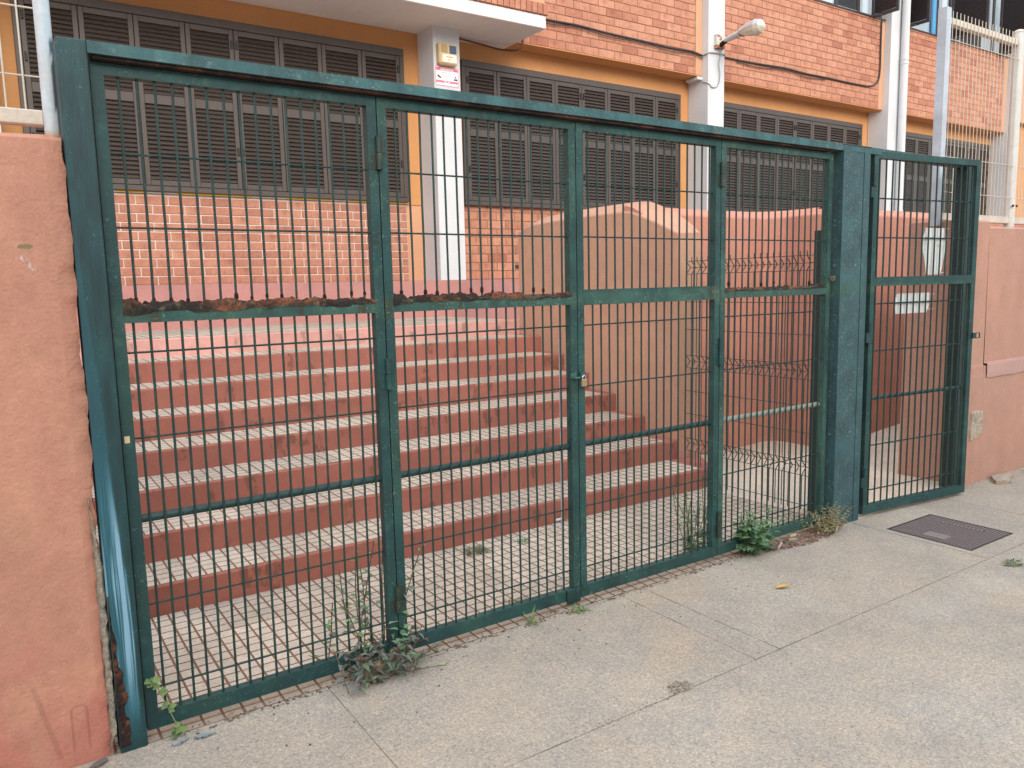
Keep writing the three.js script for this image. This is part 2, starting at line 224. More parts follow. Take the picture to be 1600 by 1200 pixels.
// manhole cover
{
  const t = thing('manhole_cover', 'square ribbed iron access cover set in the concrete pavement', 'manhole cover', [4.58, 0, -2.255]);
  const iron = std({ color: new THREE.Color().setRGB(0.07, 0.058, 0.056), map: grain, roughness: 0.75, metalness: 0.15 });
  mesh('plate', bx(-0.236, 0.236, -0.03, -0.0035, -0.236, 0.236, 0.002), iron, t);
  const fr = []; for (const s of [-1, 1]) { fr.push(bx(-0.243, 0.243, -0.03, 0.001, s * 0.24 - 0.0045, s * 0.24 + 0.0045, 0.001)); fr.push(bx(s * 0.24 - 0.0045, s * 0.24 + 0.0045, -0.03, 0.0012, -0.2345, 0.2345, 0.001)); } mesh('rim', merge(fr), iron, t);
  const ribM = std({ color: new THREE.Color().setRGB(0.21, 0.17, 0.165), map: grain, roughness: 0.6, metalness: 0.2 });
  for (let i = 0; i < 27; i++) { // ribs, broken round the label plate and the raised lettering
    const z = -0.221 + i * 0.017, cuts = []; if (z > -0.074 && z < 0.062) cuts.push([-0.181, -0.084]); if (Math.abs(z) < 0.128) cuts.push([0.13, 0.166]);
    let x = -0.228; for (const [c0, c1] of [...cuts, [0.228, 0.3]]) { mesh('rib', bx(x, c0, -0.004, 0.002, z - 0.0045, z + 0.0045, 0.0012), ribM, t); x = c1; }
  }
  const palerM = std({ color: new THREE.Color().setRGB(0.25, 0.21, 0.2), map: grain, roughness: 0.7 });
  mesh('label_plate', bx(-0.176, -0.089, -0.004, 0.003, -0.07, 0.058, 0.002), palerM, t);
  for (let i = 0; i < 11; i++) mesh('raised_letter', bx(0.138, 0.158, -0.004, 0.003, -0.122 + i * 0.0225, -0.107 + i * 0.0225, 0.002), palerM, t);
}
// ------------------------------------------------------------------ tiled landing and stairs
const TP = 0.35;
function tileGeo(rowsZ = 5, seed = 0, worn = false) { // 5 x 5 raised squares with grooves between
  const T = [], col = [], p = 0.07, gr = 0.0031, d = 0.004, r = RNG(50 + seed), quad = (a, b, c, e, k) => { T.push(a, b, c, a, c, e); for (let i = 0; i < 6; i++) col.push(...k); };
  for (let i = 0; i < 5; i++) for (let j = 0; j < rowsZ; j++) {
    const x0 = i * p + gr, x1 = (i + 1) * p - gr, z0 = j * p + gr * 1.05, z1 = (j + 1) * p - gr * 1.05, y = (r() - 0.5) * 0.0008, b = 0.0015, f = 0.93 + r() * 0.1, k = [f, f, f], s = [0.5, 0.4, 0.33];
    quad(V(x0 + b, y, z0 + b), V(x0 + b, y, z1 - b), V(x1 - b, y, z1 - b), V(x1 - b, y, z0 + b), k);
    quad(V(x0, -d, z0), V(x0 + b, y, z0 + b), V(x1 - b, y, z0 + b), V(x1, -d, z0), s); quad(V(x0 + b, y, z1 - b), V(x0, -d, z1), V(x1, -d, z1), V(x1 - b, y, z1 - b), s);
    quad(V(x0, -d, z0), V(x0, -d, z1), V(x0 + b, y, z1 - b), V(x0 + b, y, z0 + b), s); quad(V(x1 - b, y, z0 + b), V(x1 - b, y, z1 - b), V(x1, -d, z1), V(x1, -d, z0), s);
  }
  const W = 5 * p, D = rowsZ * p, dirt = worn ? [0.62, 0.53, 0.46] : [0.4, 0.26, 0.2]; quad(V(0, -d, 0), V(0, -d, D), V(W, -d, D), V(W, -d, 0), dirt); quad(V(0, -d, D), V(0, -0.02, D), V(W, -0.02, D), V(W, -d, D), dirt);
  const g = uvBox(fromTris(T), seed * 0.37); g.setAttribute('color', new THREE.Float32BufferAttribute(col, 3)); return g;
}
const tiles5 = [0, 1, 2, 3].map((s) => tileGeo(5, s)), tiles3 = [0, 1].map((s) => tileGeo(1, s + 7, true));
const tr = RNG(77), edgeTileM = std({ color: new THREE.Color().setRGB(0.56, 0.475, 0.41), map: tileMap, vertexColors: true, roughness: 0.95 });
function layTile(parent, x, y, z, geos = tiles5) { const m = mesh('tile', geos[Math.floor(tr() * geos.length)], tileMs[Math.floor(tr() * 4)], parent); m.position.set(x, y + (tr() - 0.5) * 0.0012, z); }
{
  const L = struct('tiled_landing'); mesh('bedding', bx(-1.2, 4.199, -0.2, -0.012, -3.9, ZF - 0.004, 0.001), plain([0.36, 0.24, 0.2]), L);
  for (let i = 0; i < 13; i++) { const x = -0.35 + i * TP; for (let j = 0; j < 3; j++) layTile(L, x, 0.001, -3.81 + j * TP); const m = mesh('tile', tiles3[i % 2], edgeTileM, L); m.position.set(x, 0.0, -3.81 + 3 * TP); m.scale.z = 0.62; }
}
const SX1 = 4.285, RH = 0.1455, TD = 0.352, NS = 8;
const stepZ = (k) => -3.81 - TD * (k - 1);
{
  const S = thing('staircase', 'wide flight of eight terracotta red steps with pale tiled treads behind the gate', 'stairs');
  for (let k = 1; k <= NS; k++) {
    const z1 = stepZ(k), y0 = k === 1 ? -0.1 : RH * (k - 1) - 0.02, y1 = RH * k, zb = k === NS ? -7.7 : stepZ(k + 1) - 0.15, n = 170, T = [];
    // riser and nosing with a hand-trowelled, slightly wavy arris
    const xs = []; for (let i = 0; i <= n; i++) xs.push(lerp(-2.2, SX1, i / n));
    const prof = (x) => { const w = (fbm(x * 3 + k * 9, k, 221, 3) - 0.5), c = 0.004 + 0.006 * vn(x * 9, k, 223); return [[y0, z1 + w * 0.006], [y1 - c - 0.001 + w * 0.004, z1 + w * 0.008], [y1 + w * 0.004, z1 - c + w * 0.006], [y1 - 0.001, z1 - 0.03], [y1 - 0.001, zb]]; };
    for (let i = 0; i < n; i++) { const a = prof(xs[i]), b = prof(xs[i + 1]); for (let q = 0; q < 4; q++) { const p0 = V(xs[i], ...a[q]), p1 = V(xs[i + 1], ...b[q]), p2 = V(xs[i + 1], ...b[q + 1]), p3 = V(xs[i], ...a[q + 1]); T.push(p0, p1, p2, p0, p2, p3); } }
    const g = uvBox(fromTris(T), k * 0.61); let gg = g;
    if (k === 1) { // the bottom step runs on past the foot of the side wall with a slanted end
      const e = [[SX1, z1], [SX1 + 0.01, z1], [4.5, stepZ(2) + 0.02], [4.5, stepZ(2) - 0.1], [SX1, stepZ(2) - 0.1]], Q = []; const u = (i, y) => V(e[i][0], y, e[i][1]);
      for (let i = 1; i < 4; i++) Q.push(u(0, y1), u(i, y1), u(i + 1, y1)); for (let i = 0; i < 4; i++) Q.push(u(i, -0.1), u(i + 1, -0.1), u(i + 1, y1), u(i, -0.1), u(i + 1, y1), u(i, y1)); gg = mergeGeometries([g, uvBox(fromTris(Q))]);
    }
    const st = mesh('step', gg, k === NS ? topRiserM : riserM, S);
    const rows = k === NS ? 4 : 1;
    for (let j = 0; j < rows; j++) for (let i = 0; i < 13; i++) layTile(st, 4.2 - TP * (i + 1) - 0.02, y1 + 0.003, z1 - 0.009 - TP * (j + 1));
  }
}
// ------------------------------------------------------------------ garden and street walls
function strip(sections, close = true) { // sections: arrays of points of equal length; joins them into a skin
  const T = []; for (let i = 0; i + 1 < sections.length; i++) { const a = sections[i], b = sections[i + 1]; for (let q = 0; q + 1 < a.length; q++) T.push(a[q], b[q], b[q + 1], a[q], b[q + 1], a[q + 1]); }
  if (close) for (const [s, f] of [[sections[0], 1], [sections[sections.length - 1], -1]]) for (let q = 1; q + 1 < s.length; q++) f > 0 ? T.push(s[0], s[q], s[q + 1]) : T.push(s[0], s[q + 1], s[q]);
  return uvBox(fromTris(T));
}
{ // low wall beside the stairs; its sloping coping dips at the front end
  const prof = [[-4.162, 1.852, 0.012], [-4.26, 1.893, 0.05], [-4.4, 1.951, 0.078], [-4.55, 2.008, 0.088], [-4.68, 2.052, 0.092], [-4.8, 2.064, 0.092], [-5.1, 2.066, 0.092], [-5.4, 2.066, 0.092], [-5.75, 2.062, 0.092], [-6.05, 2.052, 0.09], [-6.18, 2.03, 0.09], [-6.3, 1.99, 0.085]];
  const secs = []; for (let i = 0; i + 1 < prof.length; i++) for (let t = 0; t < 4; t++) { const a = prof[i], b = prof[i + 1], f = t / 4, z = lerp(a[0], b[0], f), y = lerp(a[1], b[1], f), h = lerp(a[2], b[2], f), w = 0.004 * (fbm(z * 5, 1, 231, 3) - 0.5), x = 4.287; secs.push([V(x, -0.1, z), V(x + w, y - 0.008, z), V(x + 0.006 + w, y + 0.004, z), V(x + 0.1, y + h * 0.55, z), V(x + 0.205, y + h, z), V(x + 0.235, y + h - 0.004, z), V(x + 0.235, -0.1, z)]); }
  single('stair_wall', strip(secs), innerWallM, 'salmon rendered side wall of the stairs with sloping light coping', 'wall');
}
{ // ramp walls: back wall, return and the wall that runs on along the ramp
  const cop = (p, n, h, hc, dy = 0) => [V(p[0], -0.1, p[1]), V(p[0], h - 0.008, p[1]), V(p[0] - n[0] * 0.006, h + 0.006 + dy, p[1] - n[1] * 0.006), V(p[0] - n[0] * 0.09, h + hc * 0.65 + dy, p[1] - n[1] * 0.09), V(p[0] - n[0] * 0.18, h + hc + dy, p[1] - n[1] * 0.18), V(p[0] - n[0] * 0.21, h + hc - 0.01, p[1] - n[1] * 0.21), V(p[0] - n[0] * 0.21, -0.1, p[1] - n[1] * 0.21)];
  const path = []; // plan of the near face, with its outward direction
  for (let i = 0; i <= 8; i++) path.push([lerp(4.3, 5.74, i / 8), -4.57, 0, 1]);
  for (let i = 1; i < 6; i++) { const a = (i / 6) * Math.PI / 2; path.push([5.74 + 0.17 * Math.sin(a), -4.40 - 0.17 * Math.cos(a), -Math.sin(a), Math.cos(a)]); }
  for (let i = 0; i <= 4; i++) path.push([5.91, lerp(-4.4, -4.12, i / 4), -1, 0]);
  for (let i = 1; i < 6; i++) { const a = (i / 6) * Math.PI / 2; path.push([6.01 - 0.1 * Math.cos(a), -4.12 + 0.14 * Math.sin(a), -Math.cos(a), Math.sin(a)]); }
  for (let i = 0; i <= 10; i++) path.push([lerp(6.02, 13, i / 10), -3.98, 0, 1]);
  const secs = path.map(([x, z, nx, nz]) => cop([x, z], [nx, nz], 2.035 + 0.006 * (vn(x * 3, z * 3, 4) - 0.5), 0.075));
  single('ramp_wall', strip(secs), rampWallM, 'salmon retaining wall with rounded corners along the ramp, seen through the narrow gate leaf', 'wall');
}
{ // concrete ramp rising to the right between the walls
  const T = [], X = []; for (let i = 0; i <= 60; i++) X.push(lerp(4.201, 13, i / 60)); const Y = (x, z) => (x < 5.6 ? 0.002 : 0.002 + (x - 5.6) * 0.075) + 0.004 * (fbm(x * 2, z * 2, 241, 3) - 0.5);
  for (let i = 0; i < 60; i++) for (let j = 0; j < 12; j++) { const z0 = lerp(-4.6, ZF - 0.06, j / 12), z1 = lerp(-4.6, ZF - 0.06, (j + 1) / 12), P = (x, z) => V(x, Y(x, z), z); T.push(P(X[i], z0), P(X[i], z1), P(X[i + 1], z1), P(X[i], z0), P(X[i + 1], z1), P(X[i + 1], z0)); }
  const g = uvBox(fromTris(T)); paint(g, (x, y, z) => { const k = 0.86 + 0.3 * (fbm(x * 2, z * 2, 243, 4) - 0.5); return [k * 1.3, k * 1.22, k * 1.1]; }); struct('ramp', g, concM);
  struct('terrace_ground', bx(4.52, 13, -0.1, 1.1, -7.6, -4.8, 0.01), plain([0.4, 0.36, 0.3]));
  struct('threshold', bx(4.201, 5.62, -0.1, 0.0, ZF - 0.062, ZF - 0.004, 0.004), plain([0.55, 0.49, 0.42]));
}
{ // street wall left of the gate
  const w = thing('street_wall', 'salmon rendered wall left of the gate post, scuffed and with a chipped edge', 'wall');
  const nx = 26, nz = 150, X = (i) => lerp(-0.38, 0.219, i / nx), Y = (j) => lerp(-0.05, 1.972, j / nz), T = [];
  const P = (i, j) => { const x = X(i), y = Y(j), e = i === nx ? (fbm(y * 16, 3, 251, 4) - 0.5) * 0.02 + (y < 0.9 ? -0.004 - 0.01 * sm(0.9, 0.4, y) : 0) : 0; let z = -2.716 + 0.006 * (fbm(x * 6, y * 6, 253, 4) - 0.5); if (i > nx - 2) z -= 0.006 * (i - nx + 2) * (0.5 + vn(y * 30, 1, 5)); if (j === nz) z -= 0.012; return V(x + e, y + (j === nz ? (fbm(x * 12, 2, 255, 3) - 0.5) * 0.012 - 0.003 : 0), z); };
  for (let i = 0; i < nx; i++) for (let j = 0; j < nz; j++) T.push(P(i, j), P(i + 1, j), P(i + 1, j + 1), P(i, j), P(i + 1, j + 1), P(i, j + 1));
  for (let j = 0; j < nz; j++) { const a = P(nx, j), b = P(nx, j + 1); T.push(a, V(0.222, a.y, -2.85), V(0.222, b.y, -2.85), a, V(0.222, b.y, -2.85), b); }
  for (let i = 0; i < nx; i++) { const a = P(i, nz), b = P(i + 1, nz); T.push(a, b, V(b.x, b.y + 0.008, -3.0), a, V(b.x, b.y + 0.008, -3.0), V(a.x, a.y + 0.008, -3.0)); }
  const g = fromTris(T), p = g.attributes.position, uv = []; for (let i = 0; i < p.count; i++) uv.push((p.getX(i) + 0.38) / 0.6, p.getY(i) / 2); g.setAttribute('uv', new THREE.Float32BufferAttribute(uv, 2));
  const lm = leftWallM; lm.bumpMap = stuccoBump.clone(); lm.bumpMap.repeat.set(0.35, 1); lm.bumpMap.needsUpdate = true; mesh('face', g, lm, w);
  mesh('core', bx(-7, 0.2, -0.05, 1.955, -2.99, -2.745, 0.005), wallM, w); mesh('face', bx(-7, -0.381, -0.05, 1.972, -2.85, -2.716, 0.01), wallM, w);
  // strip of bare mortar exposed along the edge by the post
  const M = [], mr = (y, q) => { const k = sm(0.02, 0.1, y) * sm(0.86, 0.62, y); return V(0.204 + q * 0.022 * k + (fbm(y * 30, q * 3, 257, 3) - 0.5) * 0.012 - 0.004, y, -2.7135 + (q === 1 || q === 0 ? -0.008 : 0.004 + 0.006 * vn(y * 80, q * 9, 259))); };
  for (let j = 0; j < 110; j++) for (let q = 0; q < 4; q++) { const y0 = 0.01 + j * 0.0078, y1 = y0 + 0.0078; M.push(mr(y0, q / 4), mr(y0, (q + 1) / 4), mr(y1, (q + 1) / 4), mr(y0, q / 4), mr(y1, (q + 1) / 4), mr(y1, q / 4)); }
  const mg = uvBox(fromTris(M)); paint(mg, (x, y) => { const k = 0.34 + 0.5 * (fbm(x * 120, y * 60, 261, 3) - 0.3); return [k, k * 0.95, k * 0.84]; });
  tag(mesh('mortar_edge', mg, concM, w), 'bare grey mortar along the broken edge'); delete w.children[w.children.length - 1].userData.category;
}
{ // street wall right of the gate, with a low ledge
  const w = thing('street_wall', 'salmon street wall right of the open door, with a thin ledge halfway up', 'wall');
  const sec = (x, top, low) => { const n = 0.004 * (fbm(x * 4, 1, 271, 3) - 0.5), d = low ? 0.035 : 0; return [V(x, -0.08, -2.7 + n), V(x, 0.77, -2.705 + n), V(x, 0.795, -2.708 + n), V(x, 0.845, -2.7085 + n), V(x, 0.862, -2.712 - d + n), V(x, top - 0.012, -2.716 - d + n), V(x, top, -2.728 - d), V(x, top + 0.006, -3.14), V(x, top - 0.01, -3.165), V(x, -0.08, -3.17)]; };
  const s1 = [], s2 = []; for (let i = 0; i <= 8; i++) s1.push(sec(lerp(5.625, 5.865, i / 8), 1.872, false)); for (let i = 0; i <= 80; i++) s2.push(sec(lerp(5.866, 14, i / 80), 1.836 + 0.004 * vn(i, 1, 3), true));
  mesh('pillar', strip(s1), wallM, w); { const T = [], f = (x) => 0.79 + 0.012 * (fbm(x * 7, 1, 275, 3) - 0.5); for (let i = 0; i < 120; i++) { const x0 = lerp(5.9, 9, i / 120), x1 = lerp(5.9, 9, (i + 1) / 120), A = (x) => [V(x, f(x) - 0.03, -2.7), V(x, f(x) - 0.028, -2.6985), V(x, f(x), -2.6975), V(x, 0.852, -2.6985), V(x, 0.864, -2.7), V(x, 0.866, -2.75)], a = A(x0), b = A(x1); for (let q = 0; q < 5; q++) T.push(a[q], b[q], b[q + 1], a[q], b[q + 1], a[q + 1]); } mesh('ledge', uvBox(fromTris(T)), std({ color: new THREE.Color().setRGB(0.62, 0.38, 0.33), map: stuccoMap, roughness: 0.9 }), w).userData.label = 'paler pink band along the ledge'; } mesh('wall_face', strip(s2), wallM, w);
  // broken patch by the door jamb
  const T = [], R = [[5.7, 0.53], [5.78, 0.535], [5.868, 0.522], [5.872, 0.44], [5.868, 0.36], [5.79, 0.335], [5.69, 0.32], [5.688, 0.42]], c = V(5.78, 0.43, -2.7); const n = 8, ring = (f) => { const o = []; for (let i = 0; i < 32; i++) { const t = i / 4, a = R[Math.floor(t) % n], b = R[(Math.floor(t) + 1) % n], u = t % 1, x = lerp(a[0], b[0], u), y = lerp(a[1], b[1], u), rg = 1 + 0.08 * (vn(i * 1.3, f * 9, 3) - 0.5); o.push(V(c.x + (x - c.x) * f * rg, c.y + (y - c.y) * f * rg, -2.6985 + (f > 0.95 ? -0.004 : 0.004 + 0.008 * vn(x * 60 * f, y * 60 * f, 5)))); } return o; };
  const rings = [ring(1), ring(0.9), ring(0.6), ring(0.3)]; for (let q = 0; q < 3; q++) for (let i = 0; i < 32; i++) { const a = rings[q], b = rings[q + 1], k = (i + 1) % 32; T.push(a[i], a[k], b[k], a[i], b[k], b[i]); } for (let i = 0; i < 32; i++) T.push(rings[3][i], rings[3][(i + 1) % 32], V(c.x, c.y, -2.694));
  const pg = uvBox(fromTris(T)); paint(pg, (x, y, z) => { const k = 0.42 + 0.5 * fbm(x * 60, y * 60, 273, 3) ; return [k, k * 0.94, k * 0.84]; }); const pm = mesh('bare_patch', pg, concM, w); pm.userData.label = 'square patch of bare rough cement';
}
// ------------------------------------------------------------------ the gate
const ZP = -2.705, ZL = -2.745; // fronts of the frame and of the leaves
const tint = (fn) => (g) => paint(g, fn);
function sub(w, h, d, nx, ny) { return uvBox(new THREE.BoxGeometry(w, h, d, nx, ny, 1)); }
const worn = (a, b, s, f = 6) => (x, y, z) => { let c = mix3(a, b, sm(0.4, 0.66, fbm(x * f + z * 3, y * f, s, 4))); if (y > 1.39 && y < 1.46) c = mix3(mix3(c, [3.0, 1.95, 1.5], 0.3 + 0.5 * sm(0.35, 0.6, fbm(x * 16, y * 12, s + 2, 3))), [2.4, 0.8, 0.42], 0.85 * sm(0.84, 0.95, vn(x * 42, s, 7))); return c; };
{
  const G = thing('gate_portal', 'fixed green steel frame around the gate leaves and the side door', 'gate frame');
  // left post, front face mapped with its own paint
  const lp = bx(0.224, 0.306, -0.02, 2.254, -2.795, ZP, 0.003); { const p = lp.attributes.position, uv = lp.attributes.uv; for (let i = 0; i < p.count; i++) uv.setXY(i, clamp((p.getX(i) - 0.224) / 0.082, 0.01, 0.99), clamp(p.getY(i) / 2.26, 0.001, 0.999)); }
  mesh('post', lp, leftPostM, G);
  const beam = sub(5.6 - 0.306, 0.036, 0.09, 180, 1).translate((5.6 + 0.306) / 2, 2.236, -2.75);
  { const p = beam.attributes.position; for (let i = 0; i < p.count; i++) p.setY(i, p.getY(i) + 0.004 * (fbm(p.getX(i) * 0.8, 2, 281, 2) - 0.5)); beam.computeVertexNormals(); }
  paint(beam, (x, y, z) => { const t = fbm(x * 30, z * 8 + y * 3, 283, 3); let c = mix3([1.8, 1.5, 1.65], [3.4, 2.3, 2.45], sm(0.25, 0.7, t) * 0.8); return c; });
  mesh('top_beam', beam, greenVM, G);
  { const sg = sub(3.7, 0.01, 0.07, 90, 1).translate(2.17, 2.2128, -2.752); paint(sg, (x) => { const k = 0.85 + 0.5 * (fbm(x * 14, 1, 285, 3) - 0.5); return [k * 1.15, k * 0.98, k * 0.95]; }); mesh('beam_lip', sg, std({ map: rustMap, vertexColors: true, roughness: 0.9, color: new THREE.Color().setRGB(1.0, 1.1, 1.35) }), G); }
  // right post: two tubes and a cover plate
  const gp = worn([2.3, 1.5, 1.7], [2.9, 1.8, 2.0], 287, 3), rp = (x0, x1, z1, name) => { const g = uvBox(new THREE.BoxGeometry(x1 - x0, 2.27, 0.09, 3, 60, 1).translate((x0 + x1) / 2, 2.27 / 2 - 0.02, z1 - 0.045)); paint(g, gp); return mesh(name, g, greenVM, G); };
  rp(4.107, 4.182, ZP + 0.001, 'post'); rp(4.185, 4.309, ZP - 0.002, 'cover_plate'); rp(4.312, 4.372, ZP + 0.0005, 'post');
  mesh('post_cap', bx(4.1, 4.376, 2.2505, 2.2545, -2.8, ZP + 0.003, 0.001), greenM, G);
  { const g = uvBox(new THREE.BoxGeometry(0.075, 2.25, 0.1, 2, 40, 2).translate(5.555, 1.1, -2.755)); paint(g, () => [0.55, 0.55, 0.58]); mesh('door_jamb', g, greenVM, G); }
  // rust eating into the foot of the left post
  const T = [], E = (y) => (0.004 + 0.024 * sm(0.52, 0.2, y) * (0.35 + 1.2 * fbm(y * 40, 1, 291, 3))), J = 120, pr = (y, q) => V(0.2245 + q * E(y), y, ZP + (q > 0.99 ? 0.0004 : 0.0012 + 0.0045 * fbm(y * 90, q * 6, 293, 2)));
  for (let j = 0; j < J; j++) for (let q = 0; q < 5; q++) { const y0 = lerp(0.02, 0.54, j / J), y1 = lerp(0.02, 0.54, (j + 1) / J); T.push(pr(y0, q / 5), pr(y0, (q + 1) / 5), pr(y1, (q + 1) / 5), pr(y0, q / 5), pr(y1, (q + 1) / 5), pr(y1, q / 5)); }
  const rg = uvBox(fromTris(T)); paint(rg, (x, y) => { const h = fbm(x * 130, y * 60, 295, 3), k = 0.8 + 0.5 * (h - 0.5); return h > 0.62 ? [0.12, 0.1, 0.09] : [k, k * 0.92, k * 0.85]; }); mesh('rusted_edge', rg, rustM, G);
}
const barG = new Map();
function barGeo(len, r, k) { const key = len.toFixed(4) + r + k; if (!barG.has(key)) { const g = new THREE.CylinderGeometry(r, r, len, 8, 6, true).toNonIndexed(), p = g.attributes.position; for (let i = 0; i < p.count; i++) { const y = p.getY(i), w = 1 - Math.pow(2 * y / len, 4); p.setX(i, p.getX(i) + w * 0.0022 * (vn(y * 6, k, 301) - 0.5)); p.setZ(i, p.getZ(i) + w * 0.002 * (vn(y * 5, k, 303) - 0.5)); } g.computeVertexNormals(); { const uv = g.attributes.uv; for (let i = 0; i < uv.count; i++) uv.setXY(i, uv.getX(i) * 0.05 + k * 0.23, uv.getY(i) * len + k * 0.31); } barG.set(key, g); } return barG.get(key); }
function rustStrip(x0, x1, yb, taper, z, seed, amount) { // torn, flaking upper edge of the middle rail
  const n = 260, T = [], TY = (x) => yb + lerp(taper[0], taper[1], (x - x0) / (x1 - x0)), tp = (x) => Math.max(yb + 0.003, TY(x) + 0.03 * (fbm(x * 24, seed, 311, 5) - 0.5) - 0.014 * sm(0.5, 0.9, vn(x * 30, seed, 313))), P = (i, q) => { const x = lerp(x0, x1, i / n), lo = yb - 0.004 - 0.009 * (amount > 0.7 ? 1 : 0.4) * sm(0.4, 0.72, fbm(x * 11, seed + 5, 312, 4)) - 0.01 * amount * sm(x0 + 0.07, x0, x), y = lerp(lo, tp(x), q / 5), curl = q / 5; return V(x, y, z + 0.0016 - 0.01 * curl * curl * curl + 0.006 * (fbm(x * 120, q * 2.3 + seed, 315, 3) - 0.45) * (0.4 + 0.6 * curl) + 0.008 * curl * sm(0.6, 0.8, vn(x * 22, seed + 3, 316))); };
  for (let i = 0; i < n; i++) for (let q = 0; q < 5; q++) T.push(P(i, q), P(i + 1, q), P(i + 1, q + 1), P(i, q), P(i + 1, q + 1), P(i, q + 1));
  // rear half of the torn tube and its exposed inside
  const B = (i, q) => { const x = lerp(x0, x1, i / n), y = lerp(yb, tp(x + 0.02) - 0.004, q / 2); return V(x, y, z - 0.037 + 0.008 * (vn(x * 40, q + seed, 317) - 0.5)); };
  for (let i = 0; i < n; i++) { for (let q = 0; q < 2; q++) T.push(B(i, q), B(i + 1, q + 1), B(i + 1, q), B(i, q), B(i, q + 1), B(i + 1, q + 1)); const f0 = V(P(i, 2).x, P(i, 2).y, z - 0.006), f1 = V(P(i + 1, 2).x, P(i + 1, 2).y, z - 0.006), b0 = V(f0.x, yb + 0.012, z - 0.036), b1 = V(f1.x, yb + 0.012, z - 0.036); T.push(f0, f1, b1, f0, b1, b0); }
  const g = uvBox(fromTris(T), seed); paint(g, (x, y, zz) => { const h = fbm(x * 40, y * 130 + seed, 319, 4), e = (y - yb) / (TY(x) - yb), gr = fbm(x * 11 + seed, y * 30, 321, 4) - 0.35 * e + (amount < 0.7 ? 0.12 : -0.03); const k = 1.05 + 1.0 * (h - 0.45); let c = mix3([k * 0.9, k * 0.95, k], [k * 1.35, k * 1.15, k], sm(0.5, 0.7, fbm(x * 18 + seed, y * 50, 323, 3))); if (gr > 0.42) c = [0.75, 1.35, 1.5].map((q) => q * (0.7 + 0.7 * h)); if (h > 0.68 && e > 0.4) c = [1.6, 2.0, 2.3]; return c; }); return g;
}
function hinge(parent, x, y, z, rusty, h = 0.12) { const t = mesh('hinge', merge([cyl(V(x, y - h / 2, z), V(x, y - 0.001, z), 0.0125, 0.0125, 12), cyl(V(x, y + 0.001, z), V(x, y + h / 2, z), 0.011, 0.011, 12), bx(x - 0.03, x - 0.002, y - h / 2, y, z - 0.012, z - 0.006, 0.001), bx(x + 0.002, x + 0.03, y, y + h / 2, z - 0.012, z - 0.006, 0.001)].map((g) => uvBox(g))), rusty ? green([1.7, 0.75, 0.55]) : greenM, parent); return t; }
function gateLeaf(x0, label, o) {
  const W = 0.936, L = thing('gate_leaf', label, 'gate leaf', [x0, 0, ZL], 0, 'folding leaves of the green gate'), r = RNG(o.seed), H = 2.204, s = 0.037, d = 0.038;
  const body = (w, h, x, y, nx, ny) => paint(uvBox(new THREE.BoxGeometry(w, h, d, nx, ny, 1).translate(x, y, -d / 2), x0), o.tone);
  mesh('stile', body(s, H - 0.028, s / 2, 0.028 + (H - 0.028) / 2, 2, 60), greenVM, L); mesh('stile', body(s, H - 0.028, W - s / 2, 0.028 + (H - 0.028) / 2, 2, 60), greenVM, L);
  mesh('top_rail', body(W - 2 * s, 0.036, W / 2, H - 0.018, 30, 1), greenVM, L); mesh('bottom_rail', body(W - 2 * s, 0.053, W / 2, 0.0545, 30, 1), greenVM, L);
  if (o.rust) { mesh('middle_rail', body(W - 2 * s, 0.042, W / 2, 1.4275, 170, 2), greenVM, L); const rs = rustStrip(s - 0.004, W - s + 0.004, 1.4465, o.taper, 0, o.seed, o.rust); tag(mesh('rusted_rail', rs, rustM, L), 'upper rail rusted through, flaking and torn'); delete L.children[L.children.length - 1].userData.category; }
  else mesh('middle_rail', body(W - 2 * s, 0.07, W / 2, 1.437, 40, 3), greenVM, L);
  const railTop = o.rust ? 1.452 : 1.472, topIn = H - 0.036, nl = o.bars;
  for (let i = 0; i < nl; i++) {
    const xu = s + 0.04 + i * 0.0525, xl = s + o.first + i * (W - 2 * s - o.first - o.last) / (nl - 1), mu = barM[r() < 0.12 ? 2 : r() < 0.5 ? 0 : 1], ml = barM[r() < 0.1 ? 3 : r() < 0.3 ? 2 : r() < 0.6 ? 0 : 1];
    const lu = topIn - railTop + 0.004; if (i < 16) { const b = mesh('bar', barGeo(lu, 0.0044, i % 4), mu, L); b.position.set(xu, (topIn + railTop) / 2, -0.013); b.rotation.z = (r() - 0.5) * 0.006; }
    const ll = 1.4065 - 0.081 + 0.004, c = mesh('bar', barGeo(ll, 0.0044, (i + 1) % 4), ml, L); c.position.set(xl, (1.4065 + 0.081) / 2, -0.013); c.rotation.z = (r() - 0.5) * 0.005;
    if (i < 16 && o.rust && r() < 0.8 * o.rust) { const q = mesh('rust_lump', new THREE.IcosahedronGeometry(0.0055 + 0.0025 * r(), 1), rustPlain, L); q.scale.y = 1.4 + r(); q.position.set(xu, railTop + 0.02 + 0.012 * r(), -0.013); }
  }
  for (const y of [0.163, 0.46, 1.029, 1.31, 1.709, 1.938]) { const m = mesh('cross_rod', uvBox(cyl(V(s - 0.002, y, 0), V(W - s + 0.002, y + (r() - 0.5) * 0.006, 0), 0.0035, 0.0035, 8)), barM[1], L); m.position.z = -0.0215; }
  mesh('cross_tube', uvBox(cyl(V(s - 0.002, 0.756, -0.0325), V(W - s + 0.002, 0.756, -0.0325), 0.0145, 0.0145, 14)), o.pipe || greenDarkM, L);
  return L;
}
const rustPlain = std({ color: new THREE.Color().setRGB(0.3, 0.26, 0.26), map: rustMap, roughness: 0.97 });
const X0 = 0.313, WL = 0.9405;
const L1 = gateLeaf(X0, 'wide folding gate leaf next to the left post, its middle rail rusted through', { seed: 1, rust: 1, taper: [0.033, 0.02], bars: 18, first: 0.026, last: 0.024, tone: worn([0.72, 0.95, 0.98], [1.2, 1.15, 1.05], 331) });
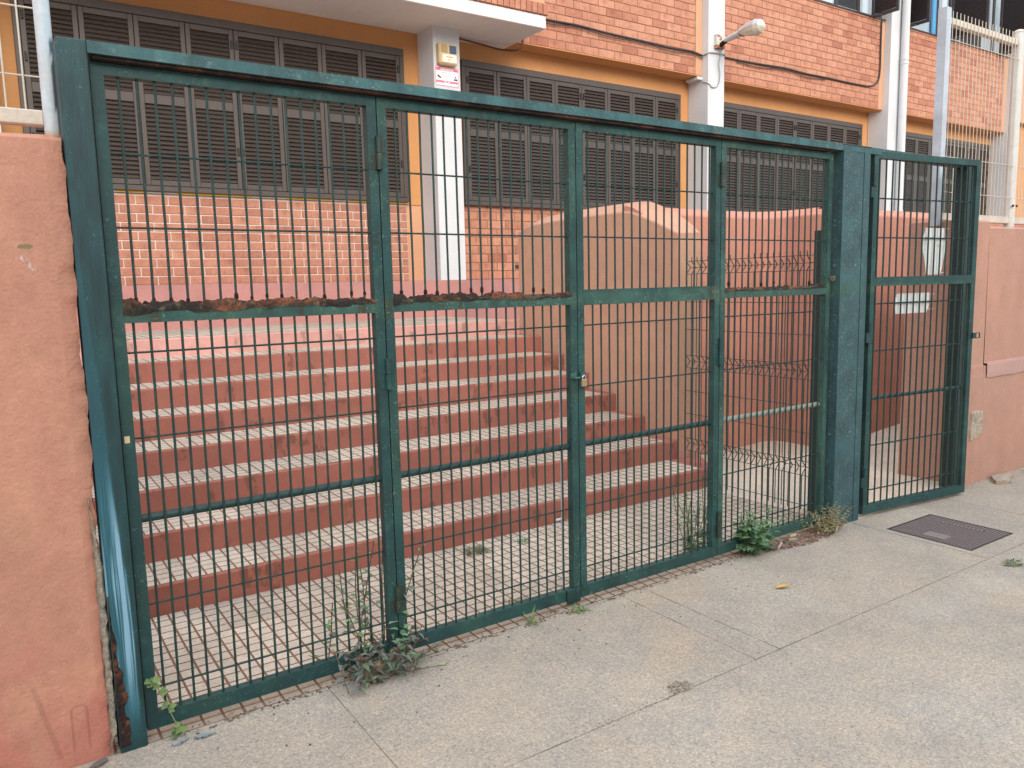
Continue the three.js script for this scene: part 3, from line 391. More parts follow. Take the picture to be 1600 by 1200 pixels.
const L2 = gateLeaf(X0 + WL, 'second folding gate leaf from the left post, rusted middle rail, holding the padlock hasp', { seed: 2, rust: 0.8, taper: [0.025, 0.015], bars: 17, first: 0.042, last: 0.05, tone: worn([0.78, 1.0, 1.0], [1.5, 1.28, 1.1], 333) });
const L3 = gateLeaf(X0 + 2 * WL, 'third folding gate leaf from the left, the only one with a sound middle rail', { seed: 3, bars: 16, first: 0.06, last: 0.045, tone: worn([0.88, 1.05, 1.0], [1.5, 1.3, 1.2], 335) });
const L4 = gateLeaf(X0 + 3 * WL, 'fourth folding gate leaf against the wide right post, pale and weathered', { seed: 4, rust: 0.5, taper: [0.014, 0.016], bars: 17, first: 0.04, last: 0.03, tone: worn([1.2, 1.1, 1.0], [2.4, 1.7, 1.4], 337, 4), pipe: plain([0.27, 0.31, 0.26], { roughness: 0.55 }) });
hinge(L2, -0.002, 2.0, 0.008, true); hinge(L2, -0.002, 1.17, 0.008, false); hinge(L2, -0.002, 0.26, 0.008, true, 0.11);
hinge(L4, -0.002, 2.03, 0.008, true); hinge(L4, -0.002, 1.13, 0.008, false, 0.14); hinge(L4, -0.002, 0.2, 0.008, true, 0.14);
mesh('hasp', uvBox(merge([bx(0.893, 0.925, 1.072, 1.098, 0.001, 0.005, 0.001), cyl(V(0.9, 1.078, 0.005), V(0.9, 1.078, 0.02), 0.004), cyl(V(0.9, 1.078, 0.02), V(0.93, 1.078, 0.024), 0.0045)].map((g) => uvBox(g)))), green([3, 2, 1.8]), L2);
mesh('hasp_plate', bx(0.004, 0.034, 1.07, 1.1, 0.001, 0.012, 0.001), green([1.6, 1.6, 1.5]), L3);
mesh('drop_bolt', uvBox(merge([cyl(V(0.86, 0.12, -0.03), V(0.86, 1.25, -0.03), 0.0065), cyl(V(0.82, 0.42, -0.03), V(0.86, 0.42, -0.03), 0.006)].map((g) => uvBox(g)))), galvM, L2);
mesh('stop_plate', bx(0.85, 0.93, 0.018, 0.085, 0.002, 0.012, 0.002), greenDarkM, L2);
mesh('paper_scrap', bx(0.006, 0.022, 1.02, 1.043, 0.0004, 0.0012, 0.0002), plain([0.62, 0.55, 0.33]), L1);
{ // padlock
  const t = thing('padlock', 'small brass padlock hanging from the hasp where the middle leaves meet', 'padlock', [2.206, 1.052, ZL + 0.024], 0.1);
  mesh('body', cbox(0.03, 0.034, 0.014, 0.003), std({ color: new THREE.Color().setRGB(0.52, 0.4, 0.24), map: grain, roughness: 0.45, metalness: 0.5 }), t);
  const g = new THREE.TorusGeometry(0.0095, 0.0027, 8, 18, Math.PI); g.translate(0, 0.024, 0); mesh('shackle', merge([g, cyl(V(-0.0095, 0.015, 0), V(-0.0095, 0.0245, 0), 0.0027), cyl(V(0.0095, 0.015, 0), V(0.0095, 0.0245, 0), 0.0027)]), std({ color: new THREE.Color().setRGB(0.7, 0.7, 0.72), roughness: 0.25, metalness: 0.9 }), t);
}
{ // twisted wire tying the fourth leaf to the post
  const p = [], r = RNG(9); for (let i = 0; i < 26; i++) { const a = i * 1.1; p.push(V(4.075 + 0.018 * Math.cos(a) + 0.006 * r(), 1.49 + 0.012 * Math.sin(a * 1.3) + 0.012 * r(), -2.735 + 0.014 * Math.sin(a))); }
  single('tie_wire', tube(p, 0.0016, 160, 5), plain([0.22, 0.16, 0.1]), 'rusty twisted wire tying the fourth leaf to the post', 'wire');
}
{ // side door, slightly open towards the street
  const A = Math.atan2(0.12, 1.01), W = 1.017, D = thing('side_door', 'green barred side door standing slightly open at the right', 'gate door', [4.428, 0, -2.712], -A), H = 2.237, s = 0.037, d = 0.036, tone = worn([0.85, 1.0, 1.0], [1.35, 1.25, 1.2], 341), r = RNG(12);
  const body = (w, h, x, y, nx, ny) => paint(uvBox(new THREE.BoxGeometry(w, h, d, nx, ny, 1).translate(x, y, -d / 2), 4), tone);
  mesh('stile', body(s, H - 0.018, s / 2, 0.018 + (H - 0.018) / 2, 2, 60), greenVM, D); mesh('stile', body(s + 0.006, H - 0.018, W - s / 2, 0.018 + (H - 0.018) / 2, 2, 60), greenVM, D);
  mesh('top_rail', body(W - 2 * s, 0.038, W / 2, H - 0.019, 30, 1), greenVM, D); mesh('bottom_rail', body(W - 2 * s, 0.055, W / 2, 0.0455, 30, 1), greenVM, D); mesh('middle_rail', body(W - 2 * s, 0.055, W / 2, 1.47, 30, 2), greenVM, D);
  for (let i = 0; i < 16; i++) { const x = s + 0.026 + i * (W - 2 * s - 0.05) / 15, l1 = H - 0.038 - 1.4975 + 0.004, l2 = 1.4425 - 0.073 + 0.004; let b = mesh('bar', barGeo(l1, 0.0052, i % 4), barM[i % 3], D); b.position.set(x, (H - 0.038 + 1.4975) / 2, -0.014); b.rotation.z = (r() - 0.5) * 0.006; b = mesh('bar', barGeo(l2, 0.0052, (i + 2) % 4), barM[r() < 0.2 ? 3 : 0], D); b.position.set(x, (1.4425 + 0.073) / 2, -0.014); }
  for (const y of [0.163, 0.45, 1.045, 1.335, 1.735, 1.968]) mesh('cross_rod', uvBox(cyl(V(s, y, -0.0225), V(W - s, y, -0.0225), 0.0045, 0.0045, 8)), barM[1], D);
  mesh('cross_tube', uvBox(cyl(V(s, 0.748, -0.031), V(W - s, 0.748, -0.031), 0.012, 0.012, 12)), greenM, D);
  for (const y of [2.03, 1.165, 0.262]) { mesh('hinge', uvBox(merge([cyl(V(-0.008, y, 0.012), V(-0.008, y + 0.06, 0.012), 0.012, 0.012, 12), bx(-0.002, 0.016, y, y + 0.06, 0.001, 0.008, 0.001), bx(-0.042, -0.006, y - 0.062, y - 0.002, 0.009, 0.018, 0.001)].map((g) => uvBox(g)))), green([0.8, 0.9, 0.85]), D); }
  mesh('latch_tab', uvBox(merge([bx(W - 0.005, W + 0.07, 1.075, 1.08, 0.004, 0.01, 0.0008), bx(W - 0.005, W + 0.07, 1.108, 1.113, 0.004, 0.01, 0.0008), bx(W - 0.005, W + 0.03, 1.0802, 1.1078, 0.004, 0.01, 0.0008), bx(W + 0.062, W + 0.07, 1.0802, 1.1078, 0.004, 0.01, 0.0008)].map((g) => uvBox(g)))), greenM, D);
  // two weathered notices tied behind the bars
  const paperM = plain([0.8, 0.82, 0.8], { roughness: 0.7 });
  const sheet = (name, label, prof, fold) => { const T = [], nx = 14, ny = 14, P = (i, j, b) => { const v = j / ny, u = i / nx, k = v * (prof.length - 1), q = Math.min(prof.length - 2, Math.floor(k)), t = k - q, e = [0, 1, 2].map((m) => lerp(prof[q][m], prof[q + 1][m], t)); return V(lerp(e[1], e[2], u), e[0], -0.0305 - b * 0.0006 - fold * Math.sin(u * 9 + v * 2) * 0.5 - 0.003 * fbm(u * 4, v * 4, 351, 3)); };
    for (const b of [0, 1]) for (let i = 0; i < nx; i++) for (let j = 0; j < ny; j++) { const q = [P(i, j, b), P(i + 1, j, b), P(i + 1, j + 1, b), P(i, j + 1, b)]; b ? T.push(q[0], q[2], q[1], q[0], q[3], q[2]) : T.push(q[0], q[1], q[2], q[0], q[2], q[3]); }
    const o = single(name, uvBox(fromTris(T)), paperM, label, 'notice', 'blank notices on the side door'); o.position.copy(D.position); o.rotation.y = -A; return o; };
  const n1 = sheet('notice', 'tall torn white sheet tied behind the upper bars of the side door', [[1.505, 0.555, 0.7], [1.55, 0.55, 0.715], [1.66, 0.52, 0.735], [1.73, 0.495, 0.73], [1.755, 0.525, 0.725], [1.8, 0.54, 0.715]], 0.008);
  const n2 = sheet('notice', 'small square white sheet tied below the middle rail of the side door', [[1.265, 0.278, 0.575], [1.3, 0.275, 0.6], [1.37, 0.275, 0.605], [1.392, 0.29, 0.6]], 0.002);
  const tie = (o, x, y, l) => mesh('cable_tie', cyl(V(x, y, -0.028), V(x + l, y + 0.003, -0.02), 0.0025, 0.002, 6), paperM, o);
  tie(n1, 0.54, 1.793, -0.03); tie(n1, 0.715, 1.793, 0.03); tie(n1, 0.56, 1.512, -0.035); tie(n1, 0.7, 1.515, 0.035); tie(n1, 0.66, 1.69, 0.03);
  tie(n2, 0.285, 1.378, -0.035); tie(n2, 0.6, 1.378, 0.03); tie(n2, 0.28, 1.28, -0.02); tie(n2, 0.575, 1.285, 0.05);
}
{ // welded mesh panel with folded V lines, standing behind the fourth leaf
  const F = thing('mesh_fence_panel', 'low green welded wire panel with folded lines between stairs and ramp', 'mesh fence'), wm = std({ color: new THREE.Color().setRGB(0.032, 0.06, 0.055), roughness: 0.5 });
  mesh('post', bx(4.172, 4.23, -0.02, 1.785, -2.93, -2.872, 0.003), std({ color: new THREE.Color().setRGB(0.02, 0.05, 0.045), map: grain, roughness: 0.55 }), F);
  const V3 = [1.595, 0.915, 0.3], fx = (y) => { let o = 0; for (const v of V3) o = Math.max(o, 0.042 * (1 - Math.abs(y - v) / 0.046)); return Math.max(0, o); };
  const ys = [1.67]; for (const v of V3) ys.push(v + 0.046, v, v - 0.046); ys.push(0.03);
  for (let i = 0; i < 22; i++) { const z = -2.945 - i * 0.05, pts = ys.map((y) => V(4.2 + fx(y), y, z)), gs = []; for (let q = 0; q + 1 < pts.length; q++) gs.push(cyl(pts[q], pts[q + 1], 0.0031, 0.0031, 6)); mesh('wire', merge(gs), wm, F); }
  for (const y of [1.641, 1.595, 1.549, 1.35, 1.15, 0.961, 0.915, 0.869, 0.7, 0.53, 0.346, 0.3, 0.254, 0.06]) mesh('cross_wire', cyl(V(4.204 + fx(y), y, -2.93), V(4.204 + fx(y), y, -4.0), 0.0024, 0.0024, 6), wm, F);
}
// ------------------------------------------------------------------ wire fences on the street walls
{
  const F = thing('wire_fence', 'cream wire fence with a blue-white post on the left wall', 'fence'), wm = creamM;
  const pg = uvBox(new THREE.CylinderGeometry(0.0225, 0.0225, 1.4, 20, 60).translate(0.207, 2.66, -2.84).toNonIndexed());
  paint(pg, (x, y, z) => { const k = 0.9 + 0.25 * (fbm(x * 40, y * 10, 361, 3) - 0.5), b = sm(0.45, 0.65, fbm(x * 60, y * 8, 363, 3)); let c = mix3([0.66 * k, 0.72 * k, 0.76 * k], [0.45, 0.6, 0.7], b * 0.5); const smear = x - 0.207 > 0.0125 + 0.012 * (fbm(y * 60, 1, 365, 3) - 0.5) && y < 2.275; if (smear) c = [0.02, 0.07, 0.1]; if (y < 2.0 && vn(x * 90, y * 90, 4) > 0.45) c = [0.5, 0.3, 0.18]; return c; });
  mesh('post', pg, std({ map: grain, vertexColors: true, roughness: 0.5 }), F);
  mesh('bottom_rail', bx(-5, 0.186, 2.018, 2.064, -2.875, -2.835, 0.004), wm, F);
  mesh('top_rail', bx(-5, 0.186, 3.2, 3.245, -2.875, -2.835, 0.004), wm, F);
  for (let i = 0; i < 16; i++) mesh('wire', cyl(V(0.142 - i * 0.05, 2.06, -2.845), V(0.142 - i * 0.05, 3.21, -2.845), 0.0028, 0.0028, 7), wm, F);
  for (const y of [2.165, 2.365, 2.565, 2.765]) mesh('cross_wire', cyl(V(-5, y, -2.851), V(0.186, y, -2.851), 0.0028, 0.0028, 7), wm, F);
}
{
  const F = thing('wire_fence', 'cream wire fence with a grey post above the right street wall', 'fence');
  const tall = uvBox(new THREE.BoxGeometry(0.06, 1.46, 0.06, 1, 40, 1).translate(5.585, 2.575, -2.95)); paint(tall, (x, y, z) => { const k = 0.8 + 0.35 * (fbm(x * 50, y * 14, 371, 4) - 0.5); return [0.68 * k, 0.76 * k, 0.84 * k]; });
  mesh('post', tall, std({ map: grain, vertexColors: true, roughness: 0.45, metalness: 0.2 }), F);
  mesh('post', uvBox(new THREE.CylinderGeometry(0.038, 0.038, 1.46, 24, 1).translate(6.66, 2.58, -2.95)), plain([0.72, 0.72, 0.68], { roughness: 0.5 }), F); mesh('post_cap', uvBox(new THREE.SphereGeometry(0.0405, 20, 10, 0, 6.3, 0, 1.6).scale(1, 0.6, 1).translate(6.66, 3.309, -2.95)), creamM, F);
  mesh('top_rail', bx(5.616, 6.625, 3.205, 3.25, -2.972, -2.928, 0.004), creamM, F); mesh('bottom_rail', bx(5.616, 6.625, 1.885, 1.937, -2.972, -2.928, 0.004), creamM, F);
  mesh('top_rail', bx(6.695, 9, 3.205, 3.25, -2.972, -2.928, 0.004), creamM, F); mesh('bottom_rail', bx(6.695, 9, 1.885, 1.937, -2.972, -2.928, 0.004), creamM, F);
  for (let i = 0; i < 20; i++) mesh('wire', cyl(V(5.645 + i * 0.0505, 1.93, -2.925), V(5.645 + i * 0.0505, 3.29, -2.925), 0.0026, 0.0026, 7), creamM, F);
  for (let i = 0; i < 20; i++) mesh('wire', cyl(V(6.73 + i * 0.0505, 1.93, -2.925), V(6.73 + i * 0.0505, 3.29, -2.925), 0.0026, 0.0026, 7), galvM, F);
  for (const y of [2.08, 2.32, 3.1]) { mesh('cross_wire', cyl(V(5.616, y, -2.92), V(6.625, y, -2.92), 0.0026, 0.0026, 7), creamM, F); mesh('cross_wire', cyl(V(6.695, y, -2.92), V(8.5, y, -2.92), 0.0026, 0.0026, 7), galvM, F); }
  for (const x of [6.63, 6.69]) mesh('bolt', cyl(V(x, 2.02, -2.915), V(x, 2.02, -2.905), 0.009, 0.009, 8), blackM, F);
}
// ------------------------------------------------------------------ the building behind
const WINS = [[0.36, 3.97], [4.7, 8.22], [8.95, 12.565], [13.34, 17.0]], ZW = -8.0, ZS = -7.742, ZC = -7.628, colX = [-0.13, 4.171, 8.42, 12.8, 17.1], CW = 0.325, WB = 2.44, WT = 4.07, SB = 4.3, ST = 5.715;
{
  const B = thing('school_building', 'long orange and brick building with white columns behind the stairs', 'building');
  mesh('wall', bx(-8, 24, WT - 0.01, 4.6, ZW - 0.4, ZW, 0.0004), orangeM, B); { const e = [-8, ...WINS.flat(), 24]; for (let i = 0; i < e.length; i += 2) mesh('wall', bx(e[i] - (i ? 0.01 : 0), e[i + 1] + (i + 2 < e.length ? 0.01 : 0), 2.4195, WT - 0.0102, ZW - 0.4, ZW - 0.0005, 0.0004), orangeM, B); mesh('room_wall', bx(-8, 24, 2.0, 4.7, ZW - 0.95, ZW - 0.75, 0.005), plain([0.5, 0.48, 0.45]), B); mesh('room_ceiling', bx(-8, 24, 4.62, 4.7, ZW - 0.75, ZW - 0.41, 0.005), plain([0.6, 0.6, 0.58]), B); mesh('room_floor', bx(-8, 24, 1.0, 1.2, ZW - 0.75, ZW - 0.41, 0.005), plain([0.4, 0.36, 0.32]), B); } mesh('wall', bx(-8, 24, 1.0, 2.4193, ZW - 0.4, ZW - 0.012, 0.0004), tanM, B); mesh('upper_wall', bx(-8, 24, 4.601, 9, ZW - 0.4, ZS - 0.14, 0.005), tanM, B);
  { const T = [], n = 60; for (let i = 0; i < n; i++) { const x0 = lerp(-8, 13, i / n), x1 = lerp(-8, 13, (i + 1) / n), w = (x) => 0.006 * (fbm(x * 2, 1, 401, 3) - 0.5); T.push(V(x0, 1.0, -7.6), V(x1, 1.0, -7.6), V(x1, 1.572 + w(x1), -7.602), V(x0, 1.0, -7.6), V(x1, 1.572 + w(x1), -7.602), V(x0, 1.572 + w(x0), -7.602), V(x0, 1.572 + w(x0), -7.602), V(x1, 1.572 + w(x1), -7.602), V(x1, 1.575, ZW), V(x0, 1.572 + w(x0), -7.602), V(x1, 1.575, ZW), V(x0, 1.575, ZW)); } mesh('plinth', uvBox(fromTris(T)), plinthM, B); }
  colX.forEach((x) => mesh('column', bx(x, x + CW, 1.0, 9, ZW + 0.002, ZC, 0.006), whiteM, B));
  for (let i = 0; i < 4; i++) { const a = colX[i] + CW, b = colX[i + 1]; if (i > 0) { mesh('render_band', bx(b - 0.128, b - 0.002, SB + 0.0, ST - 0.02, ZS - 0.1, ZS + 0.004, 0.004), tanM, B); mesh('soffit', bx(a + 0.002, b - 0.002, SB - 0.012, SB - 0.001, ZW + 0.001, ZS + 0.002, 0.001), orangeM, B); } }
  mesh('capital', bx(colX[2] - 0.1, colX[2] - 0.002, SB - 0.06, SB - 0.02, ZW + 0.05, ZC - 0.1, 0.004), whiteM, B);
  // canopy over the entrance bay
  const cn = mesh('canopy', bx(-8, 5.31, 4.27, 4.404, ZW + 0.003, -7.137, 0.006), soffitM, B);
  const r = RNG(402); for (let i = 0; i < 44; i++) { const x = 5.335 - (i + 1) * 0.0735; const b = mesh('coping_brick', bx(x, x + 0.066, 4.4065, 4.52, -7.35, -7.115 + 0.003 * r(), 0.003), brickMs[Math.floor(r() * 4)], cn); b.castShadow = true; }
  mesh('balcony_wall', bx(-8, 5.3, 4.523, 5.5, -7.33, -7.14, 0.004), tanM, B);
  mesh('sill_strip', bx(0.2, 3.97, 2.424, 2.4395, ZW - 0.01, ZW + 0.028, 0.002), plain([0.75, 0.72, 0.68]), B);
  const yel = plain([0.78, 0.5, 0.06]); for (const [a, b] of [[1.05, 1.3], [1.55, 2.25], [2.6, 3.1], [3.25, 3.5], [3.62, 3.95]]) mesh('yellow_tape', bx(a, b, 2.423, 2.441, ZW + 0.0285, ZW + 0.031, 0.0005), yel, B);
}
{ // terrace of houses across the street, behind the viewpoint: it hides the low sky
  const N = thing('street_terrace', 'pale rendered terrace of houses facing the gate across the street', 'building');
  mesh('wall', bx(-22, 26, -0.1, 6.2, 9.2, 15, 0.02), plain([0.55, 0.52, 0.47]), N); mesh('roof', bx(-22.3, 26.3, 6.201, 6.5, 8.9, 15.3, 0.03), plain([0.35, 0.2, 0.15]), N);
  for (let i = 0; i < 14; i++) for (const y of [0.9, 3.8]) mesh('window', bx(-20 + i * 3.2, -18.8 + i * 3.2, y, y + 1.4, 9.16, 9.199, 0.004), darkGlassM, N);
}
function brickWall(label, x0, x1, y0, y1, z, px, py, joint, mats, mort, seed, skip) {
  const W = thing('brick_wall', label, 'brick wall', [0, 0, 0], 0, 'brick panels of the building'), r = RNG(seed), off = [0, 0.31, 0.57, 0.83];
  mesh('mortar', bx(x0, x1, y0, y1, z - 0.1, z - 0.007, 0.001), mort, W);
  const bg = (w) => off.map((o, i) => { const k = w.toFixed(3) + py + i; if (!brickWall.c.has(k)) brickWall.c.set(k, uvBox(cbox(w, py - joint, 0.03, 0.0025).clone(), o)); return brickWall.c.get(k); });
  for (let j = 0, y = y0; y + py * 0.6 < y1 + 0.01; j++, y = y0 + j * py) {
    for (let x = x0 - (j % 2 ? px / 2 : 0); x < x1 - 0.03; x += px) {
      const a = Math.max(x, x0) + joint / 2, b = Math.min(x + px, x1) - joint / 2; if (b - a < 0.04) continue; if (skip && skip((a + b) / 2, y)) continue;
      const w = b - a > px - joint - 0.004 ? px - joint : b - a, k = r(), m = mats[k < 0.42 ? 0 : k < 0.62 ? 1 : k < 0.82 ? 2 : k < 0.94 ? 3 : mats.length - 1], o = mesh('brick', bg(w)[Math.floor(r() * 4)], m, W);
      o.position.set((a + b) / 2, y + py / 2, z - 0.015 + (r() - 0.5) * 0.003); o.rotation.z = (r() - 0.5) * 0.006;
    }
  }
  return W;
}
brickWall.c = new Map();
brickWall('pale brick wall with white joints below the leftmost shutters', 0.2, 3.965, 1.576, 2.42, ZW + 0.004, 0.284, 0.0828, 0.0105, paleBrickMs, whiteMortarM, 501);
{ const W = brickWall('orange brick wall below the second shutters, a hole knocked in it', 4.5, 8.4, 1.576, 2.43, ZW + 0.004, 0.262, 0.1, 0.009, brickMs, mortarM, 502, (x, y) => Math.abs(x - 5.49) < 0.13 && Math.abs(y - 1.676) < 0.03); mesh('broken_void', bx(5.38, 5.6, 1.7, 1.745, ZW - 0.004, ZW - 0.001, 0.001), plain([0.06, 0.035, 0.025]), W); }
brickWall('brick panel above the second shutters, between canopy and lamp column', 5.0, 8.29, SB, 5.62, ZS, 0.262, 0.1, 0.009, brickMs, mortarM, 503);
brickWall('brick panel under the upper window, between lamp column and downpipe', 8.748, 12.672, SB, ST - 0.01, ZS, 0.262, 0.1, 0.009, brickMs, mortarM, 504);
brickWall('brick panel right of the downpipe, partly behind the wire fence', 13.128, 16.97, SB, ST - 0.01, ZS, 0.262, 0.1, 0.009, brickMs, mortarM, 505);
// louvred shutters
const slatG = new Map(), leafG = new Map();
function shutters(label, x0, x1, seed) {
  const S = thing('louvred_shutters', label, 'shutters', [0, 0, 0], 0, 'closed brown shutters of the ground floor'), n = 8, fw = 0.05, ft = 0.075, fb = 0.05, z0 = ZW + 0.002, r = RNG(seed);
  mesh('frame', merge([bx(x0, x1, WT - ft, WT, z0, z0 + 0.06, 0.004), bx(x0, x1, WB, WB + fb, z0, z0 + 0.06, 0.004), bx(x0, x0 + fw, WB + fb + 0.001, WT - ft - 0.001, z0, z0 + 0.058, 0.004), bx(x1 - fw, x1, WB + fb + 0.001, WT - ft - 0.001, z0, z0 + 0.058, 0.004)]), shutterM, S);
  const lw = (x1 - x0 - 2 * fw) / n, ly0 = WB + fb + 0.004, ly1 = WT - ft - 0.004, st = 0.042, key = lw.toFixed(4), mid = 3.27, mh = 0.085;
  if (!leafG.has(key)) { const w = lw - 0.006, h = ly1 - ly0; leafG.set(key, merge([bx(-w / 2, -w / 2 + st, 0, h, 0, 0.036, 0.003), bx(w / 2 - st, w / 2, 0, h, 0, 0.036, 0.003), bx(-w / 2 + st + 0.0005, w / 2 - st - 0.0005, h - 0.05, h, 0, 0.034, 0.003), bx(-w / 2 + st + 0.0005, w / 2 - st - 0.0005, 0, 0.05, 0, 0.034, 0.003), bx(-w / 2 + st + 0.0005, w / 2 - st - 0.0005, mid - mh / 2 - ly0, mid + mh / 2 - ly0, 0, 0.034, 0.003)])); slatG.set(key, uvBox(cbox(w - 2 * st + 0.004, 0.037, 0.0055, 0.0015).clone().rotateX(-0.6))); }
  for (let i = 0; i < n; i++) {
    const m = mesh('shutter_leaf', leafG.get(key), shutterM, S); m.position.set(x0 + fw + lw * (i + 0.5), ly0, z0 + 0.018 + (i % 2) * 0.001);
    for (const [a, b] of [[0.052, mid - mh / 2 - ly0], [mid + mh / 2 - ly0, ly1 - ly0 - 0.052]]) { const k = Math.round((b - a) / 0.04), p = (b - a) / k; for (let q = 0; q < k; q++) { const sl = mesh('slat', slatG.get(key), slatM, m); sl.position.set(0, a + (q + 0.5) * p, 0.018); sl.rotation.x = (r() - 0.5) * 0.05; } }
    if (i % 4 === 3 || i % 4 === 0) for (const y of [0.32, 0.98, 1.32]) mesh('latch', bx(i % 4 === 3 ? lw / 2 - 0.032 : -lw / 2 + 0.014, i % 4 === 3 ? lw / 2 - 0.014 : -lw / 2 + 0.032, y, y + 0.075, 0.0365, 0.052, 0.003), blackM, m);
  }
}
shutters('brown louvred shutters of the leftmost window, under the white canopy', 0.36, 3.97, 601);
shutters('brown louvred shutters between the alarm column and the lamp column', 4.7, 8.22, 602);
shutters('brown louvred shutters between the lamp column and the downpipe', 8.95, 12.565, 603);
shutters('brown louvred shutters right of the downpipe, behind the wire fence', 13.34, 17.0, 604);
// upper windows with open shutters
const darkFrameM = plain([0.05, 0.04, 0.042], { roughness: 0.5 }), blindM = plain([0.55, 0.62, 0.66], { roughness: 0.6 }), blueM = plain([0.12, 0.4, 0.72], { roughness: 0.5 });
function openLeaf(S, x, zOut, h = 1.6) { // a louvred leaf swung straight out from the facade
  const z0 = ZS - 0.01, z1 = zOut, L = mesh('open_shutter', merge([bx(x - 0.018, x + 0.018, 5.7, 5.75, z0, z1, 0.003), bx(x - 0.018, x + 0.018, 5.7 + h, 5.75 + h, z0, z1, 0.003), bx(x - 0.018, x + 0.018, 5.7505, 5.6995 + h, z0, z0 + 0.05, 0.003), bx(x - 0.018, x + 0.018, 5.7505, 5.6995 + h, z1 - 0.05, z1, 0.003)]), darkFrameM, S);
  const g = uvBox(cbox(0.0055, 0.044, z1 - z0 - 0.1, 0.0015).clone().rotateZ(0.6)); for (let i = 0; i < 26; i++) { const s = mesh('slat', g, darkFrameM, L); s.position.set(x, 5.78 + i * 0.04, (z0 + z1) / 2); }
  mesh('stay', cyl(V(x - 0.12, 5.715, ZS + 0.01), V(x, 5.7, ZS + 0.22), 0.01), darkFrameM, L);
}
function upperWindow(label, x0, x1, mull, opens, blue) {
  const S = thing('upper_window', label, 'window', [0, 0, 0], 0, 'upper floor windows'); mesh('sill', bx(x0, x1, ST - 0.008, ST + 0.02, ZS - 0.12, ZS + 0.022, 0.003), darkFrameM, S); mesh('brick_ledge', bx(x0, x1, ST - 0.03, ST - 0.0085, ZS - 0.1, ZS + 0.012, 0.003), brickMs[0], S);
  const e = [x0, ...mull, x1]; for (let i = 0; i + 1 < e.length; i++) { mesh('pane', bx(e[i] + 0.031, e[i + 1] - 0.031, ST + 0.081, 7.6, ZS - 0.112, ZS - 0.1, 0.001), i % 3 === 0 ? darkGlassM : glassM, S); mesh('bottom_rail', bx(e[i] + 0.031, e[i + 1] - 0.031, ST + 0.0205, ST + 0.08, ZS - 0.12, ZS - 0.08, 0.003), i % 2 ? blindM : darkFrameM, S); }
  for (const x of e) mesh('mullion', bx(x - 0.03, x + 0.03, ST + 0.021, 7.6, ZS - 0.12, ZS - 0.07, 0.003), darkFrameM, S);
  for (const [x, z] of opens) openLeaf(S, x, z); if (blue) mesh('blue_blind', bx(blue, blue + 0.1, ST + 0.025, 7.5, ZS - 0.069, ZS - 0.03, 0.004), blueM, S);
}
upperWindow('upper window above the brick panel left of the downpipe, its shutter swung out', 8.76, 12.78, [9.9, 10.9, 11.55, 12.15], [[12.42, -7.29]]);
upperWindow('upper window right of the downpipe with a blue strip and open dark shutters', 13.14, 17.08, [13.55, 14.55, 15.0, 16.1, 16.6], [[13.42, -7.33], [14.9, -7.1], [16.7, -7.2]], 14.33);
{ // downpipe
  const P = thing('downpipe', 'white round downpipe on the third column', 'pipe'); mesh('pipe', uvBox(cyl(V(13.09, 1.2, -7.553), V(13.09, 9, -7.553), 0.062, 0.062, 24)), whiteM, P);
  for (const y of [2.6, 5.02, 5.09]) mesh('collar', uvBox(cyl(V(13.09, y, -7.553), V(13.09, y + 0.03, -7.553), 0.068, 0.068, 24)), whiteM, P);
}
{ // cables along the facade
  const c = [[5.45, 4.63], [5.75, 4.605], [6.2, 4.612], [6.7, 4.595], [7.25, 4.588], [7.8, 4.575], [8.2, 4.585], [8.4, 4.56]], z = ZS + 0.02;
  const g1 = tube(c.map(([x, y]) => V(x, y, z)), 0.012, 80), g2 = tube(c.map(([x, y], i) => V(x, y - 0.025 - 0.02 * (i % 2), z + 0.004)), 0.006, 80);
  const T = thing('cable_run', 'black cable sagging along the bricks between canopy and lamp column', 'cable'); mesh('cable', g1, cableM, T); mesh('cable', g2, cableM, T); mesh('cable', tube([V(8.405, 4.56, z), V(8.41, 4.57, -7.65), V(8.44, 4.58, ZC + 0.012), V(8.6, 4.59, ZC + 0.012), V(8.735, 4.59, ZC + 0.012), V(8.76, 4.58, -7.66), V(8.765, 4.6, z)], 0.009, 40), plain([0.4, 0.4, 0.42]), T);
  const d = [[8.77, 4.6], [9.1, 4.6], [9.5, 4.605], [10.2, 4.625], [10.7, 4.61], [11.2, 4.615], [12.0, 4.612], [12.45, 4.64], [12.62, 4.74], [12.66, 4.9], [12.66, 5.3], [12.66, 5.7]];
  const T2 = thing('cable_run', 'black cable on the bricks right of the lamp, turning up beside the downpipe', 'cable'); mesh('cable', tube(d.map(([x, y]) => V(x, y, z)), 0.013, 120), cableM, T2); mesh('cable', tube(d.slice(1, 6).map(([x, y], i) => V(x, y - 0.03 - 0.02 * (i % 2), z)), 0.006, 80), cableM, T2);
  const T3 = thing('cable_run', 'thin brown cable under the canopy above the second shutters', 'cable'); mesh('cable', tube([V(4.5, 4.245, -7.8), V(4.9, 4.235, -7.85), V(5.2, 4.2, -7.8), V(5.36, 4.22, -7.72), V(5.42, 4.4, -7.715), V(5.45, 4.62, -7.715)], 0.011, 60), plain([0.16, 0.07, 0.045]), T3);
}
